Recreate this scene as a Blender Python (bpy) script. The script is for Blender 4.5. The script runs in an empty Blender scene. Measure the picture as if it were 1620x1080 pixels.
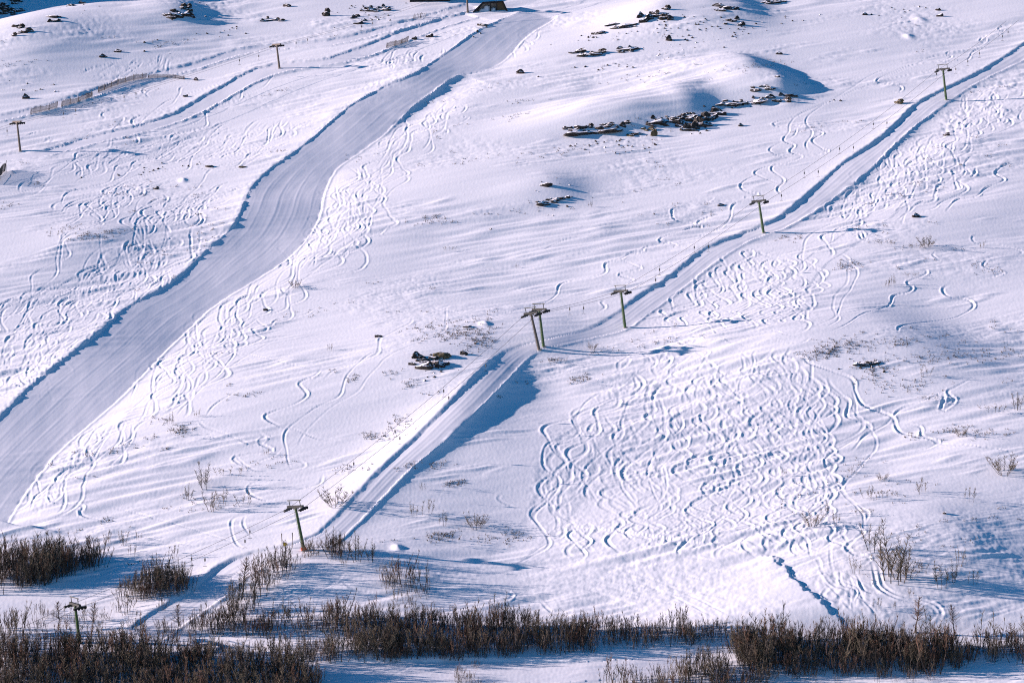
import bpy, math, random
import numpy as np

# ------------------------------------------------------------------ camera, light, exposure
scene = bpy.context.scene
COL = scene.collection
F_PX = 4444.0                      # focal length in pixels of a 1620 px wide picture
PITCH = math.radians(-2.0)
cam_data = bpy.data.cameras.new('camera')
cam_data.sensor_width = 36.0
cam_data.lens = F_PX / 1620.0 * 36.0
cam_data.clip_start = 1.0
cam_data.clip_end = 12000.0
cam = bpy.data.objects.new('camera', cam_data)
cam.location = (0, 0, 0)
cam.rotation_euler = (math.radians(90) + PITCH, 0, 0)
COL.objects.link(cam)
scene.camera = cam

SUN_EL = 15.0                      # degrees above the horizon
SUN_DIR = -4.0                     # plan direction the light travels in, degrees from +x
SUN_POWER = 5.0
SKY_STRENGTH = 0.06
EXPOSURE = 1.10
world = bpy.data.worlds.new('World')
scene.world = world
world.use_nodes = True
wn = world.node_tree.nodes
wl = world.node_tree.links
wn.clear()
sky = wn.new('ShaderNodeTexSky')
sky.sky_type = 'NISHITA'
sky.sun_disc = False
sky.sun_elevation = math.radians(SUN_EL)
sky.sun_rotation = math.radians(90 - (180 + SUN_DIR))
sky.altitude = 600
sky.ozone_density = 4.0
sky.dust_density = 0.2
bgn = wn.new('ShaderNodeBackground')
bgn.inputs['Strength'].default_value = SKY_STRENGTH
won = wn.new('ShaderNodeOutputWorld')
hsv = wn.new('ShaderNodeHueSaturation')      # a deep blue winter sky
hsv.inputs['Saturation'].default_value = 1.5
wl.new(sky.outputs[0], hsv.inputs['Color'])
wl.new(hsv.outputs[0], bgn.inputs[0])
wl.new(bgn.outputs[0], won.inputs[0])
sun_data = bpy.data.lights.new('sun', 'SUN')
sun_data.energy = SUN_POWER
sun_data.angle = math.radians(0.53)
sun_data.color = (1.0, 0.805, 0.80)
sun = bpy.data.objects.new('sun', sun_data)
sun.location = (-300, 600, 300)
sun.rotation_euler = (0, math.radians(-(90 - SUN_EL)), math.radians(SUN_DIR))
COL.objects.link(sun)
scene.view_settings.view_transform = 'Standard'
scene.view_settings.look = 'None'
scene.view_settings.exposure = EXPOSURE
scene.view_settings.gamma = 1.0
scene.view_settings.use_curve_mapping = False
scene.cycles.max_bounces = 5
scene.cycles.filter_width = 1.1
scene.cycles.use_denoising = False
scene.cycles.diffuse_bounces = 3

RNG = np.random.default_rng(7)
random.seed(7)

# ------------------------------------------------------------------ small helpers
def mat(name, rgb, rough=0.8, spec=0.2, metal=0.0):
    m = bpy.data.materials.new(name)
    m.use_nodes = True
    b = m.node_tree.nodes['Principled BSDF']
    b.inputs['Base Color'].default_value = (*rgb, 1)
    b.inputs['Roughness'].default_value = rough
    b.inputs['Specular IOR Level'].default_value = spec
    b.inputs['Metallic'].default_value = metal
    return m

def noisy(m, c0, c1, scale, detail=4, bump=0.0, dist=0.02, stretch=None):
    """colour varied between two values by noise, plus fine relief"""
    nt = m.node_tree
    b = nt.nodes['Principled BSDF']
    tc = nt.nodes.new('ShaderNodeTexCoord')
    src = tc.outputs['Object']
    if stretch:
        mp = nt.nodes.new('ShaderNodeMapping')
        mp.inputs['Scale'].default_value = stretch
        nt.links.new(src, mp.inputs[0])
        src = mp.outputs[0]
    n = nt.nodes.new('ShaderNodeTexNoise')
    n.inputs['Scale'].default_value = scale
    n.inputs['Detail'].default_value = detail
    nt.links.new(src, n.inputs['Vector'])
    r = nt.nodes.new('ShaderNodeValToRGB')
    r.color_ramp.elements[0].position = 0.35
    r.color_ramp.elements[1].position = 0.65
    r.color_ramp.elements[0].color = (*c0, 1)
    r.color_ramp.elements[1].color = (*c1, 1)
    nt.links.new(n.outputs['Fac'], r.inputs[0])
    nt.links.new(r.outputs[0], b.inputs['Base Color'])
    if bump:
        bp = nt.nodes.new('ShaderNodeBump')
        bp.inputs['Strength'].default_value = bump
        bp.inputs['Distance'].default_value = dist
        nt.links.new(n.outputs['Fac'], bp.inputs['Height'])
        nt.links.new(bp.outputs[0], b.inputs['Normal'])
    return m

def link(name, data, parent=None, label=None, cat=None, group=None, kind=None):
    o = bpy.data.objects.new(name, data)
    COL.objects.link(o)
    if parent is not None:
        o.parent = parent
    tag(o, label, cat, group, kind)
    return o

def tag(o, label=None, cat=None, group=None, kind=None):
    if label: o['label'] = label
    if cat: o['category'] = cat
    if group: o['group'] = group
    if kind: o['kind'] = kind
    return o

class MB:
    """collects boxes, tubes and loose faces, then becomes one mesh"""
    def __init__(self):
        self.v, self.f = [], []
    def box(self, c, s, ax=None):
        """box centred at c with full sizes s; ax = three axis vectors"""
        ax = ax or ((1, 0, 0), (0, 1, 0), (0, 0, 1))
        n = len(self.v)
        for i in (-1, 1):
            for j in (-1, 1):
                for k in (-1, 1):
                    self.v.append(tuple(c[q] + .5 * (i * s[0] * ax[0][q] + j * s[1] * ax[1][q] + k * s[2] * ax[2][q]) for q in range(3)))
        for f in ((0, 1, 3, 2), (4, 6, 7, 5), (0, 4, 5, 1), (2, 3, 7, 6), (0, 2, 6, 4), (1, 5, 7, 3)):
            self.f.append(tuple(n + q for q in f))
    def tube(self, pts, rad, sides=6, caps=True):
        pts = [np.array(p, float) for p in pts]
        rad = [rad] * len(pts) if np.isscalar(rad) else rad
        n0 = len(self.v)
        for i, p in enumerate(pts):
            d = pts[min(i + 1, len(pts) - 1)] - pts[max(i - 1, 0)]
            d = d / (np.linalg.norm(d) + 1e-9)
            a = np.cross(d, (0, 0, 1) if abs(d[2]) < .9 else (1, 0, 0)); a /= np.linalg.norm(a)
            b = np.cross(d, a)
            for k in range(sides):
                t = 2 * math.pi * (k + .5) / sides
                self.v.append(tuple(p + rad[i] * (math.cos(t) * a + math.sin(t) * b)))
        for i in range(len(pts) - 1):
            for k in range(sides):
                a0 = n0 + i * sides + k; a1 = n0 + i * sides + (k + 1) % sides
                self.f.append((a0, a1, a1 + sides, a0 + sides))
        if caps:
            self.f.append(tuple(n0 + k for k in range(sides))[::-1])
            self.f.append(tuple(n0 + (len(pts) - 1) * sides + k for k in range(sides)))
    def poly(self, pts):
        n = len(self.v)
        self.v += [tuple(p) for p in pts]
        self.f.append(tuple(range(n, n + len(pts))))
    def mesh(self, name, material, smooth=False):
        me = bpy.data.meshes.new(name)
        me.from_pydata([tuple(map(float, p)) for p in self.v], [], self.f)
        me.update()
        me.materials.append(material)
        if smooth:
            me.polygons.foreach_set('use_smooth', [True] * len(me.polygons))
        return me
    def build(self, name, material, parent=None, smooth=False, **kw):
        return link(name, self.mesh(name, material, smooth), parent, **kw)

def hash2(ix, iy, seed):
    h = (ix.astype(np.int64) * 374761393 + iy.astype(np.int64) * 668265263 + seed * 1442695041) & 0xFFFFFFFF
    h = ((h ^ (h >> 13)) * 1274126177) & 0xFFFFFFFF
    h = (h ^ (h >> 16)) & 0xFFFF
    return h.astype(np.float32) * np.float32(2 * math.pi / 65536)

def perlin(x, y, seed=0):
    x = np.asarray(x, np.float32); y = np.asarray(y, np.float32)
    xf = np.floor(x); yf = np.floor(y)
    ix = xf.astype(np.int32); iy = yf.astype(np.int32)
    fx = x - xf; fy = y - yf
    ux = fx * fx * fx * (fx * (fx * 6 - 15) + 10)
    uy = fy * fy * fy * (fy * (fy * 6 - 15) + 10)
    def g(dx, dy):
        a = hash2(ix + dx, iy + dy, seed)
        return np.cos(a) * (fx - dx) + np.sin(a) * (fy - dy)
    a = g(0, 0); b = g(1, 0); c = g(0, 1); d = g(1, 1)
    t = a + ux * (b - a)
    return (t + uy * (c + ux * (d - c) - t)) * np.float32(1.5)

def sstep(a, b, x):
    t = np.clip((x - a) / (b - a), 0, 1)
    return t * t * (3 - 2 * t)

def spline(pts, n=8):
    """Catmull-Rom through the points"""
    p = np.array(pts, float)
    if len(p) < 3:
        return np.array([p[0] + (p[1] - p[0]) * t for t in np.linspace(0, 1, n + 1)])
    q = np.vstack([2 * p[0] - p[1], p, 2 * p[-1] - p[-2]])
    out = []
    for i in range(1, len(q) - 2):
        for t in np.arange(n) / n:
            out.append(.5 * (2 * q[i] + (q[i + 1] - q[i - 1]) * t + (2 * q[i - 1] - 5 * q[i] + 4 * q[i + 1] - q[i + 2]) * t * t
                             + (3 * q[i] - q[i - 1] - 3 * q[i + 1] + q[i + 2]) * t ** 3))
    out.append(q[-2])
    return np.array(out)
# ------------------------------------------------------------------ the snow slope: one height field
K = 0.384                                           # mean steepness
def row_y(a): return 251.2 / (K - a)
fine_rows = row_y(np.arange(-0.172, 0.098, 0.00030))
below = np.array([-2500, -1200, -500, -100, 150, 280, 350, 390, 415, 430, 440, 446])
above = np.array([895, 910, 930, 960, 1010, 1080, 1200, 1400, 1700, 2200, 3000])
YR = np.concatenate([below[below < fine_rows[0] - 1], fine_rows, above[above > fine_rows[-1] + 3]])
fine_cols = np.arange(-0.206, 0.2061, 0.00026)
side = np.array([0.212, 0.222, 0.24, 0.27, 0.32, 0.4, 0.55, 0.8, 1.3, 2.2, 4.0, 7.0])
UC = np.concatenate([-side[::-1], fine_cols, side])
NR, NC = len(YR), len(UC)
WR = np.maximum(YR, 440.0)
X = (WR[:, None] * UC[None, :]).astype(np.float32)
Y = np.repeat(YR[:, None], NC, 1).astype(np.float32)

yy = np.arange(-2600, 3100, 1.0)
slope = K * sstep(395, 450, yy) * (1 - 0.8 * sstep(930, 1500, yy))
zz = np.cumsum(slope); zz += -73.0 - np.interp(464, yy, zz)
Z = np.interp(Y, yy, zz).astype(np.float32) + 0.035 * 300 * np.tanh(X / 300)

def grid_at(A, x, y):
    """bilinear value of grid A at plan points"""
    x = np.asarray(x, float); y = np.asarray(y, float)
    r = np.interp(y, YR, np.arange(NR)); c = np.interp(x / np.maximum(y, 440.0), UC, np.arange(NC))
    r0 = np.clip(r.astype(int), 0, NR - 2); c0 = np.clip(c.astype(int), 0, NC - 2)
    fr = r - r0; fc = c - c0
    return ((A[r0, c0] * (1 - fc) + A[r0, c0 + 1] * fc) * (1 - fr) + (A[r0 + 1, c0] * (1 - fc) + A[r0 + 1, c0 + 1] * fc) * fr)

def hz(x, y): return grid_at(Z, x, y)

CP, SP = math.cos(PITCH), math.sin(PITCH)
def ground(pts):
    """where the line of sight through picture points meets the slope (plan x, y, height z)"""
    p = np.atleast_2d(np.array(pts, float))
    cx = (p[:, 0] - 810) / F_PX; cz = (540 - p[:, 1]) / F_PX
    dx = cx; dy = CP - cz * SP; dz = SP + cz * CP
    ts = np.arange(425.0, 985.0, 2.5)
    hit = np.full(len(p), 985.0)
    for s in range(0, len(p), 400):
        e = slice(s, s + 400)
        yv = np.repeat(ts[None, :], len(dx[e]), 0); tt = yv / dy[e, None]
        below_ = hz(dx[e, None] * tt, yv) > dz[e, None] * tt
        k = np.where(below_.any(1), below_.argmax(1), len(ts) - 1)
        hit[e] = ts[k]
    lo = hit - 2.5; hi = hit.copy()
    for _ in range(12):
        m = .5 * (lo + hi); t = m / dy
        b = hz(dx * t, m) > dz * t
        hi = np.where(b, m, hi); lo = np.where(b, lo, m)
    t = hi / dy
    return np.stack([dx * t, hi, hz(dx * t, hi)], 1)

def plan(pts): return ground(pts)[:, :2]

# ---- the lie of the land: broad swells, knolls with steep lee sides
CA, SA = math.cos(math.radians(18)), math.sin(math.radians(18))   # wind direction on the slope
U_ = X * CA + Y * SA; V_ = -X * SA + Y * CA
near = (sstep(438, 452, Y) * sstep(905, 872, Y) * sstep(.225, .203, np.abs(X / WR[:, None]))).astype(np.float32)   # the finely meshed part
Z += 1.5 * perlin(U_ / 95, V_ / 70, 1) + 0.55 * perlin(U_ / 42, V_ / 24, 2)
def knoll(px, py, rl, rr, ry, h, rot=18, p=2.0, ryd=None):
    global Z
    c = plan([(px, py)])[0]
    a = math.radians(rot)
    dx = (X - c[0]) * math.cos(a) + (Y - c[1]) * math.sin(a)
    dy = -(X - c[0]) * math.sin(a) + (Y - c[1]) * math.cos(a)
    ryv = ry if ryd is None else np.where(dy > 0, ry, ryd)
    q = (dx / np.where(dx < 0, rl, rr)) ** 2 + (dy / ryv) ** 2
    Z = (Z + h * np.exp(-q ** (p / 2))).astype(np.float32)
KNOLLS = [  # picture x, y, left/right/depth radii in metres, height
    (680, 550, 30, 38, 26, 1.4), (854, 562, 26, 9, 20, 1.2), (640, 600, 26, 22, 22, 1.4),
    (1065, 172, 34, 10, 16, 3.2, 12, 2.6, 9), (960, 185, 24, 14, 12, 1.7, 10, 2.4, 7),
    (1165, 112, 26, 8, 9, 2.7, 8, 3.0), (1215, 140, 24, 9, 14, 3.7, 10, 2.8, 9),
    (1080, 30, 30, 14, 24, 2.8), (1150, 12, 16, 9, 16, 2.8), (1035, 20, 14, 9, 10, 2.0),
    (1385, 548, 34, 16, 20, 2.8, 16, 2.2), (1500, 590, 30, 18, 14, 1.5),
    (60, 385, 26, 26, 24, 1.7, 14, 2.2), (150, 372, 14, 10, 8, .8),
    (150, 45, 40, 30, 26, 5.0), (20, 70, 30, 24, 22, 3.5), (-60, -30, 30, 16, 60, 26.0, -20, 3.0),
    (625, 120, 18, 12, 12, 1.3, 18, 2.4), (590, 122, 12, 10, 8, -0.8), (700, 236, 22, 16, 12, -1.1),
    (1150, 905, 30, 12, 14, -1.2), (860, 590, 10, 10, 18, -1.5),
    (1480, 855, 26, 16, 18, 2.2), (1610, 740, 20, 20, 25, 1.5), (1200, 560, 26, 26, 22, 2.0),
    (500, 905, 26, 20, 10, 1.6), (330, 880, 20, 16, 9, 1.0), (740, 690, 12, 10, 10, 1.0),
    (280, 20, 14, 8, 12, 2.2), (870, 300, 14, 8, 9, 1.4), (520, 470, 30, 20, 14, 0.8),
    (1437, 58, 1.2, 1.2, 1.6, .45), (1455, 32, 1.9, 1.7, 2.2, .45), (629, 868, .9, .8, 1.2, .5), (768, 513, 1.1, .8, 1.4, .45), (290, 286, 1., .8, 1.4, .4),
    (655, 728, 8, 24, 40, 1.7, -30),
    (345, 620, 26, 26, 20, 1.2), (800, 800, 24, 20, 16, -0.8), (110, 560, 30, 16, 22, 1.0),
]
for k_ in KNOLLS: knoll(*k_)

# ---- wind drift: long shallow ridges, finer ripples where the snow is scoured
patchy = sstep(-0.35, 0.45, perlin(U_ / 60, V_ / 30, 11))
DR = near * (0.06 + 0.17 * patchy) * perlin(U_ / 26, V_ / 4.6, 3)
DR += near * (0.03 + 0.24 * patchy ** 2) * perlin(U_ / 12.0, V_ / 1.9 + 0.6 * perlin(U_ / 30, V_ / 8, 5), 4)
sc = sstep(0.05, 0.6, perlin(U_ / 38, V_ / 16, 12))
DR += near * 0.18 * sc * np.abs(perlin(U_ / 4.6, V_ / 0.9, 6))
sc2 = sstep(0.15, 0.5, perlin(U_ / 24, V_ / 9, 13))
DR += near * 0.38 * sc2 * np.maximum(perlin(U_ / 9.5 + 40, V_ / 1.3 + .5 * perlin(U_ / 9, V_ / 5, 15), 14), -.1)
Z = Z + DR
Z = Z.astype(np.float32)

# ---- groomed strips: piste, tow track and service roads
def edge_distance(poly, box):
    """signed distance to a polyline (positive to its right) and position along it, inside box"""
    r0, r1, c0, c1 = box
    x = X[r0:r1, c0:c1]; y = Y[r0:r1, c0:c1]
    best = np.full(x.shape, 1e9, np.float32); sg = np.zeros_like(best); al = np.zeros_like(best)
    for i in range(len(poly) - 1):
        a = poly[i]; d = poly[i + 1] - a
        L2 = d @ d + 1e-9
        t = ((x - a[0]) * d[0] + (y - a[1]) * d[1]) / L2
        tc = np.clip(t, 0, 1)
        ex = x - (a[0] + tc * d[0]); ey = y - (a[1] + tc * d[1])
        q = ex * ex + ey * ey
        m = q < best
        best = np.where(m, q, best)
        cr = d[1] * (x - a[0]) - d[0] * (y - a[1])
        sg = np.where(m, np.sign(cr), sg)
        al = np.where(m, (i + tc) / (len(poly) - 1), al)
    return np.sqrt(best) * sg, al

def box_of(pts, pad):
    x0, y0 = pts.min(0) - pad; x1, y1 = pts.max(0) + pad
    r0 = max(np.searchsorted(YR, y0) - 1, 0); r1 = min(np.searchsorted(YR, y1) + 1, NR)
    us = [x0 / max(y0, 440), x0 / max(y1, 440), x1 / max(y0, 440), x1 / max(y1, 440)]
    c0 = max(np.searchsorted(UC, min(us)) - 1, 0); c1 = min(np.searchsorted(UC, max(us)) + 1, NC)
    return r0, r1, c0, c1

REGION = np.zeros((NR, NC), np.int8)
def strip(Lpx, Rpx, region, hL, hR, tilt=0.0, cut=0.15, lamL=3.0, lamR=12.0, rough=0.3, passes=(), lip=0.0, fade=0.004, spread=5.0):
    """L and R edges run from the bottom of the picture upwards; hL, hR: bank height and drop along the edges"""
    global Z
    L = plan(spline(Lpx, 3)); R = plan(spline(Rpx, 3))
    bx = box_of(np.vstack([L, R]), 24)
    r0, r1, c0, c1 = bx
    sL, aL = edge_distance(L, bx); sR, aR = edge_distance(R, bx)
    x = X[r0:r1, c0:c1]; y = Y[r0:r1, c0:c1]
    jit = rough * (perlin(x / 2.6, y / 2.6, 21) + 0.6 * perlin(x / 1.1, y / 1.3, 22))
    tL = sL; tR = sR
    sL = sL + jit; sR = sR + 0.8 * rough * perlin(x / 2.2 + 9, y / 2.2, 23)
    hLv = np.interp(aL, np.linspace(0, 1, len(hL)), hL); hRv = np.interp(aR, np.linspace(0, 1, len(hR)), hR)
    ends = sstep(0.0, fade, aL) * sstep(0.0, fade, 1 - aL)
    inside = (sL > 0) & (sR < 0) & (ends > 0.5)
    w = np.clip(tL - tR, 1.0, 60)
    frac = np.clip(tL / w, 0, 1)
    zc = Z[r0:r1, c0:c1] - DR[r0:r1, c0:c1] * .85 * sstep(-0.5, 0.6, np.minimum(tL, -tR)) * ends
    flat = -cut - tilt * np.maximum(tL, 0)
    for (f, wd, h) in passes:
        wob = f + 0.008 * perlin(aL * 4 + f * 31, aL * 0 + f * 7, 31)
        flat = flat + h * np.exp(-((frac - wob) * w / wd) ** 2) * (0.5 + 0.7 * np.abs(perlin(aL * 12, aL * 0 + f * 40, 32)))
    flat = flat + 0.16 * perlin(x / 15, y / 24, 36) + 0.010 * perlin(frac * w / .7, y / 60, 33) + 0.012 * perlin(frac * w / 2.2, y / 25, 34) + 0.02 * perlin(x / 3.0, y / 7.0, 35)
    bank = hLv * np.exp(-np.maximum(-sL - 1.1, 0) / lamL) * sstep(0.25, -1.0, sL) \
        * (1 + np.exp(-np.maximum(-sL - 1.2, 0) / 1.2) * (0.09 * perlin(x / 3.0, y / 3.0, 24) + 0.06 * perlin(x / 1.0, y / 1.2, 25)))
    tiltend = -tilt * w
    right = lip * np.exp(-((sR - 0.4) / 0.4) ** 2) + (tiltend - cut) * np.exp(-np.maximum(sR, 0) / spread) \
        - hRv * (1 - np.exp(-np.maximum(sR, 0) / 2.2)) * np.exp(-(np.maximum(sR, 0) / lamR) ** 2)
    off = np.where(sR > 0, right, np.where(sL > 0, flat, 0.0)) + np.where(sR > 0, 0, bank - cut * sstep(-1, 0, sL) * (sL <= 0))
    Z[r0:r1, c0:c1] = zc + off * ends
    REGION[r0:r1, c0:c1] = np.where(inside, region, REGION[r0:r1, c0:c1])
    return bx, inside, sL, sR

PISTE_L = [(-150, 800), (-60, 728), (0, 668), (60, 608), (150, 538), (200, 493), (270, 453), (330, 400), (368, 364), (384, 335), (400, 300), (430, 270),
           (480, 235), (530, 192), (560, 168), (605, 143), (650, 124), (690, 99), (720, 78), (760, 50), (830, 20)]
PISTE_R = [(-90, 930), (-50, 890), (0, 828), (40, 770), (90, 708), (150, 655), (200, 610), (270, 540), (330, 485), (390, 445), (450, 405), (482, 372), (505, 335), (512, 300),
           (530, 265), (570, 235), (610, 205), (650, 165), (686, 141), (720, 118), (765, 108), (800, 88), (832, 55), (868, 33)]
strip(PISTE_L, PISTE_R, 1, hL=[.92, .94, .98, .92, .86, .76, .86, .84, .74, .70, .84, .68, .62, .60],
      hR=[0, 0, 0.1, 0.1, 0.2, 0.1, 0, 0, 0.1, 0, 0, 0.2, 1.5, 1.1, 0.1, 0, 0], tilt=0.103, cut=-0.62, lamL=8, lamR=9, lip=0.12, rough=0.13, spread=8,
      passes=[(.10, .25, .012), (.21, .3, .03), (.27, .2, .012), (.42, .3, .03), (.47, .2, .02), (.64, .25, .03), (.69, .2, .012), (.86, .3, .02)])
TOW_L = [(190, 1008), (250, 968), (310, 930), (350, 896), (400, 876), (450, 866), (500, 848), (518, 834), (560, 792), (610, 738), (660, 693), (720, 632), (772, 578), (815, 551), (870, 536), (930, 521),
         (980, 496), (1010, 471), (1060, 441), (1100, 407), (1130, 389), (1180, 368), (1230, 348), (1290, 300), (1340, 257), (1400, 216), (1450, 168), (1500, 141), (1560, 111), (1620, 73), (1690, 28)]
TOW_R = [(245, 1018), (300, 978), (352, 942), (392, 908), (440, 884), (490, 872), (530, 856), (556, 834), (604, 785), (652, 736), (702, 695), (758, 642), (802, 598), (836, 562), (866, 550), (920, 537),
         (986, 521), (1022, 496), (1082, 452), (1132, 412), (1190, 378), (1244, 358), (1304, 322), (1372, 268), (1432, 210), (1495, 162), (1550, 128), (1620, 93), (1690, 52)]
strip(TOW_L, TOW_R, 2, hL=[.35, .4, .35, .2, .25, .25, .36, .30, .12, .08, .16, .32, .32, .26, .34, .36, .42, .42, .36, .32],
      hR=[0.2, .4, .4, .2, .3, .4, .6, 1.15, 1.3, .3, .2, .2, .2, .2, .3, .45, .6, .8, .5, .2, .2], tilt=0.03, cut=0.02, lamL=3.5, lamR=13, lip=0.12, rough=0.16,
      passes=[(.3, .3, .05), (.68, .3, .05), (.5, .25, .03)], fade=0.015)
LINE_L = [(-60, 262), (0, 247), (70, 237), (160, 213), (240, 194), (285, 176), (330, 150), (375, 125), (410, 108), (450, 100), (520, 92), (580, 72), (640, 48), (700, 30), (735, 20)]
LINE_R = [(-60, 272), (0, 256), (80, 245), (165, 223), (250, 203), (300, 185), (348, 161), (395, 134), (430, 119), (475, 108), (545, 98), (602, 81), (662, 57), (717, 38), (762, 25)]
strip(LINE_L, LINE_R, 2, hL=[0.02, 0.04, 0.1, 0.2, 0.28, 0.26, 0.22, 0.2, 0.22, 0.25, 0.3, 0.15], hR=[0, 0, 0, 0, 0.05, 0.1, 0.3, .6, 0.3, 0.2, 0.2, 0.1], tilt=0.0, cut=0.12, lamL=2.5, lamR=6, lip=0.25, rough=0.4)
ROAD_L = [(-60, 193), (0, 183), (80, 165), (150, 141), (230, 119), (310, 100), (370, 81), (430, 70), (520, 64), (600, 46), (660, 30), (740, 6)]
ROAD_R = [(-60, 203), (0, 191), (82, 173), (155, 150), (235, 128), (316, 107), (376, 88), (436, 78), (526, 71), (606, 53), (668, 37), (755, 12)]
strip(ROAD_L, ROAD_R, 3, hL=[0.1, 0.15, 0.1, 0.08, 0.15, 0.2, 0.2, 0.2, 0.2, 0.15], hR=[0.15, 0.35, 0.4, 0.15, 0, 0, 0, 0.1, 0.1], cut=0.1, lamL=2.5, lamR=5, lip=0.25, rough=0.4)
strip([(470, 1052), (560, 1048), (700, 1044), (900, 1046), (1060, 1036), (1170, 1024)], [(480, 1084), (600, 1080), (720, 1078), (900, 1076), (1060, 1066), (1170, 1054)], 3,
      hL=[0, .1, .15, .15, .1, 0], hR=[0, 0.2, .2, .2, 0.1, 0], cut=0.2, lamL=3, lamR=6, rough=0.3, passes=[(.25, .4, .07), (.6, .4, .07)], fade=0.2)

# ---- the pushed-up pad of snow at the foot of the slope, with its ragged right edge
def poly_mask(px, blur=0):
    P = plan(px)
    r0, r1, c0, c1 = box_of(P, 3)
    x = X[r0:r1, c0:c1]; y = Y[r0:r1, c0:c1]
    ins = np.zeros(x.shape, bool)
    j = len(P) - 1
    for i in range(len(P)):
        xi, yi = P[i]; xj, yj = P[j]
        if yi != yj:
            m = ((yi > y) != (yj > y)) & (x < (xj - xi) * (y - yi) / (yj - yi) + xi)
            ins ^= m
        j = i
    M = np.zeros((NR, NC), np.float32)
    M[r0:r1, c0:c1] = ins
    for _ in range(blur):
        B = M[max(r0 - 40, 0):r1 + 40, max(c0 - 40, 0):c1 + 40]
        for ax, n in ((0, 6), (1, 12)):
            cs = np.cumsum(B, ax); pad = np.zeros_like(cs)
            if ax == 0:
                pad[n:-n] = (cs[2 * n:] - cs[:-2 * n]) / (2 * n)
            else:
                pad[:, n:-n] = (cs[:, 2 * n:] - cs[:, :-2 * n]) / (2 * n)
            B[:] = pad
    return M

EDGE = plan(spline([(1190, 893), (1222, 906), (1240, 925), (1262, 948), (1288, 968), (1310, 988), (1345, 1004)], 4))
bx = box_of(EDGE, 60)
r0, r1, c0, c1 = bx
sE, aE = edge_distance(EDGE[::-1], bx)      # positive to the right of the edge going uphill
x = X[r0:r1, c0:c1]; y = Y[r0:r1, c0:c1]
sE = sE + 0.7 * perlin(x / 2.0, y / 2.0, 41) + 0.4 * perlin(x / .8, y / .9, 42)
y_lo, y_hi = EDGE[:, 1].min(), EDGE[:, 1].max()
t_ = sstep(y_lo - 2, y_lo + 5, y) * sstep(y_hi + 22, y_hi - 2, y)
t_ = t_ * sstep(0, 16, x - X[r0:r1, c0:c1].min()) * sstep(0, 16, X[r0:r1, c0:c1].max() - x) * sstep(45, 34, np.abs(sE))
STEP = .55 * sstep(1.0, .8, aE)
pad_h = t_ * np.where(sE < 0, 2.6 * np.exp(-(sE / 25) ** 2), (2.6 - STEP) * np.exp(-(sE / 33) ** 2) + STEP * np.exp(-(sE / .9) ** 2))
Z[r0:r1, c0:c1] += pad_h.astype(np.float32)
RUNOUT = [(630, 884), (730, 884), (830, 900), (930, 893), (1060, 893), (1190, 896), (1225, 908), (1262, 950), (1310, 990), (1230, 985), (1100, 972), (960, 945), (860, 935), (760, 925), (690, 905)]
run = poly_mask(RUNOUT, 1)
Z -= run * DR
Z += run * 0.05 * perlin(U_ / 30, V_ / 1.4, 44)
Z = Z.astype(np.float32)
# ------------------------------------------------------------------ ski tracks pressed into the snow
GROOVE = np.zeros((NR, NC), np.float32)
BERM = np.zeros((NR, NC), np.float32)
STRIPMASK = (REGION == 1) | (REGION == 2)

def resample(P, step):
    d = np.r_[0, np.cumsum(np.linalg.norm(np.diff(P, axis=0), axis=1))]
    n = max(int(d[-1] / step), 2)
    s = np.linspace(0, d[-1], n + 1)
    return np.stack([np.interp(s, d, P[:, 0]), np.interp(s, d, P[:, 1])], 1)

def stamp(P, depth=0.2, width=0.42, fade=True, straight=0.58):
    P = resample(P, 0.7)
    n = len(P)
    if n < 4: return
    T = np.gradient(P, axis=0); T /= np.linalg.norm(T, axis=1)[:, None] + 1e-9
    turn = np.gradient(np.unwrap(np.arctan2(T[:, 1], T[:, 0]))) / 0.7
    turn = np.convolve(turn, np.ones(5) / 5, 'same')
    k = np.clip(turn / 0.16, -1, 1)
    s = np.arange(n) * .7
    vary = 0.75 + 0.35 * perlin(s / 5.0, np.full(n, P[0, 0] * .37), 51)
    depth *= 0.34; width *= 0.55
    D = depth * (straight + (1 - straight) * np.abs(k)) * vary
    if fade:
        D = D * np.clip(np.minimum(s, s[-1] - s) / 4.0, 0.15, 1)
    Wd = width * (0.85 + 0.4 * np.abs(k))
    R = 1.7
    for i in range(n - 1):
        a = P[i]; y0 = a[1]
        ra = np.searchsorted(YR, y0 - R - .4); rb = np.searchsorted(YR, y0 + R + .4)
        u = a[0] / y0; du = (R + .4) / y0
        ca = int((u - du - fine_cols[0]) / 0.00026) + len(side); cb = int((u + du - fine_cols[0]) / 0.00026) + len(side) + 1
        if ca < len(side) or cb > NC - len(side) or rb - ra < 1: continue
        x = X[ra:rb, ca:cb] - a[0]; y = Y[ra:rb, ca:cb] - a[1]
        t0, t1 = T[i]
        al = x * t0 + y * t1
        la = -x * t1 + y * t0                 # positive to the left of travel
        ok = np.abs(al) < 0.8
        w = Wd[i]
        g = -D[i] * np.exp(-(la / w) ** 4) * ok
        out = la * (-1 if k[i] > 0 else 1)
        b = D[i] * (np.exp(-((out - 1.75 * w) / (.65 * w)) ** 2) * (0.35 + 0.75 * abs(k[i])) + 0.22 * np.exp(-((out + 1.6 * w) / (.6 * w)) ** 2)) * ok
        G = GROOVE[ra:rb, ca:cb]; np.minimum(G, g, out=G)
        Bm = BERM[ra:rb, ca:cb]; np.maximum(Bm, b, out=Bm)

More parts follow.
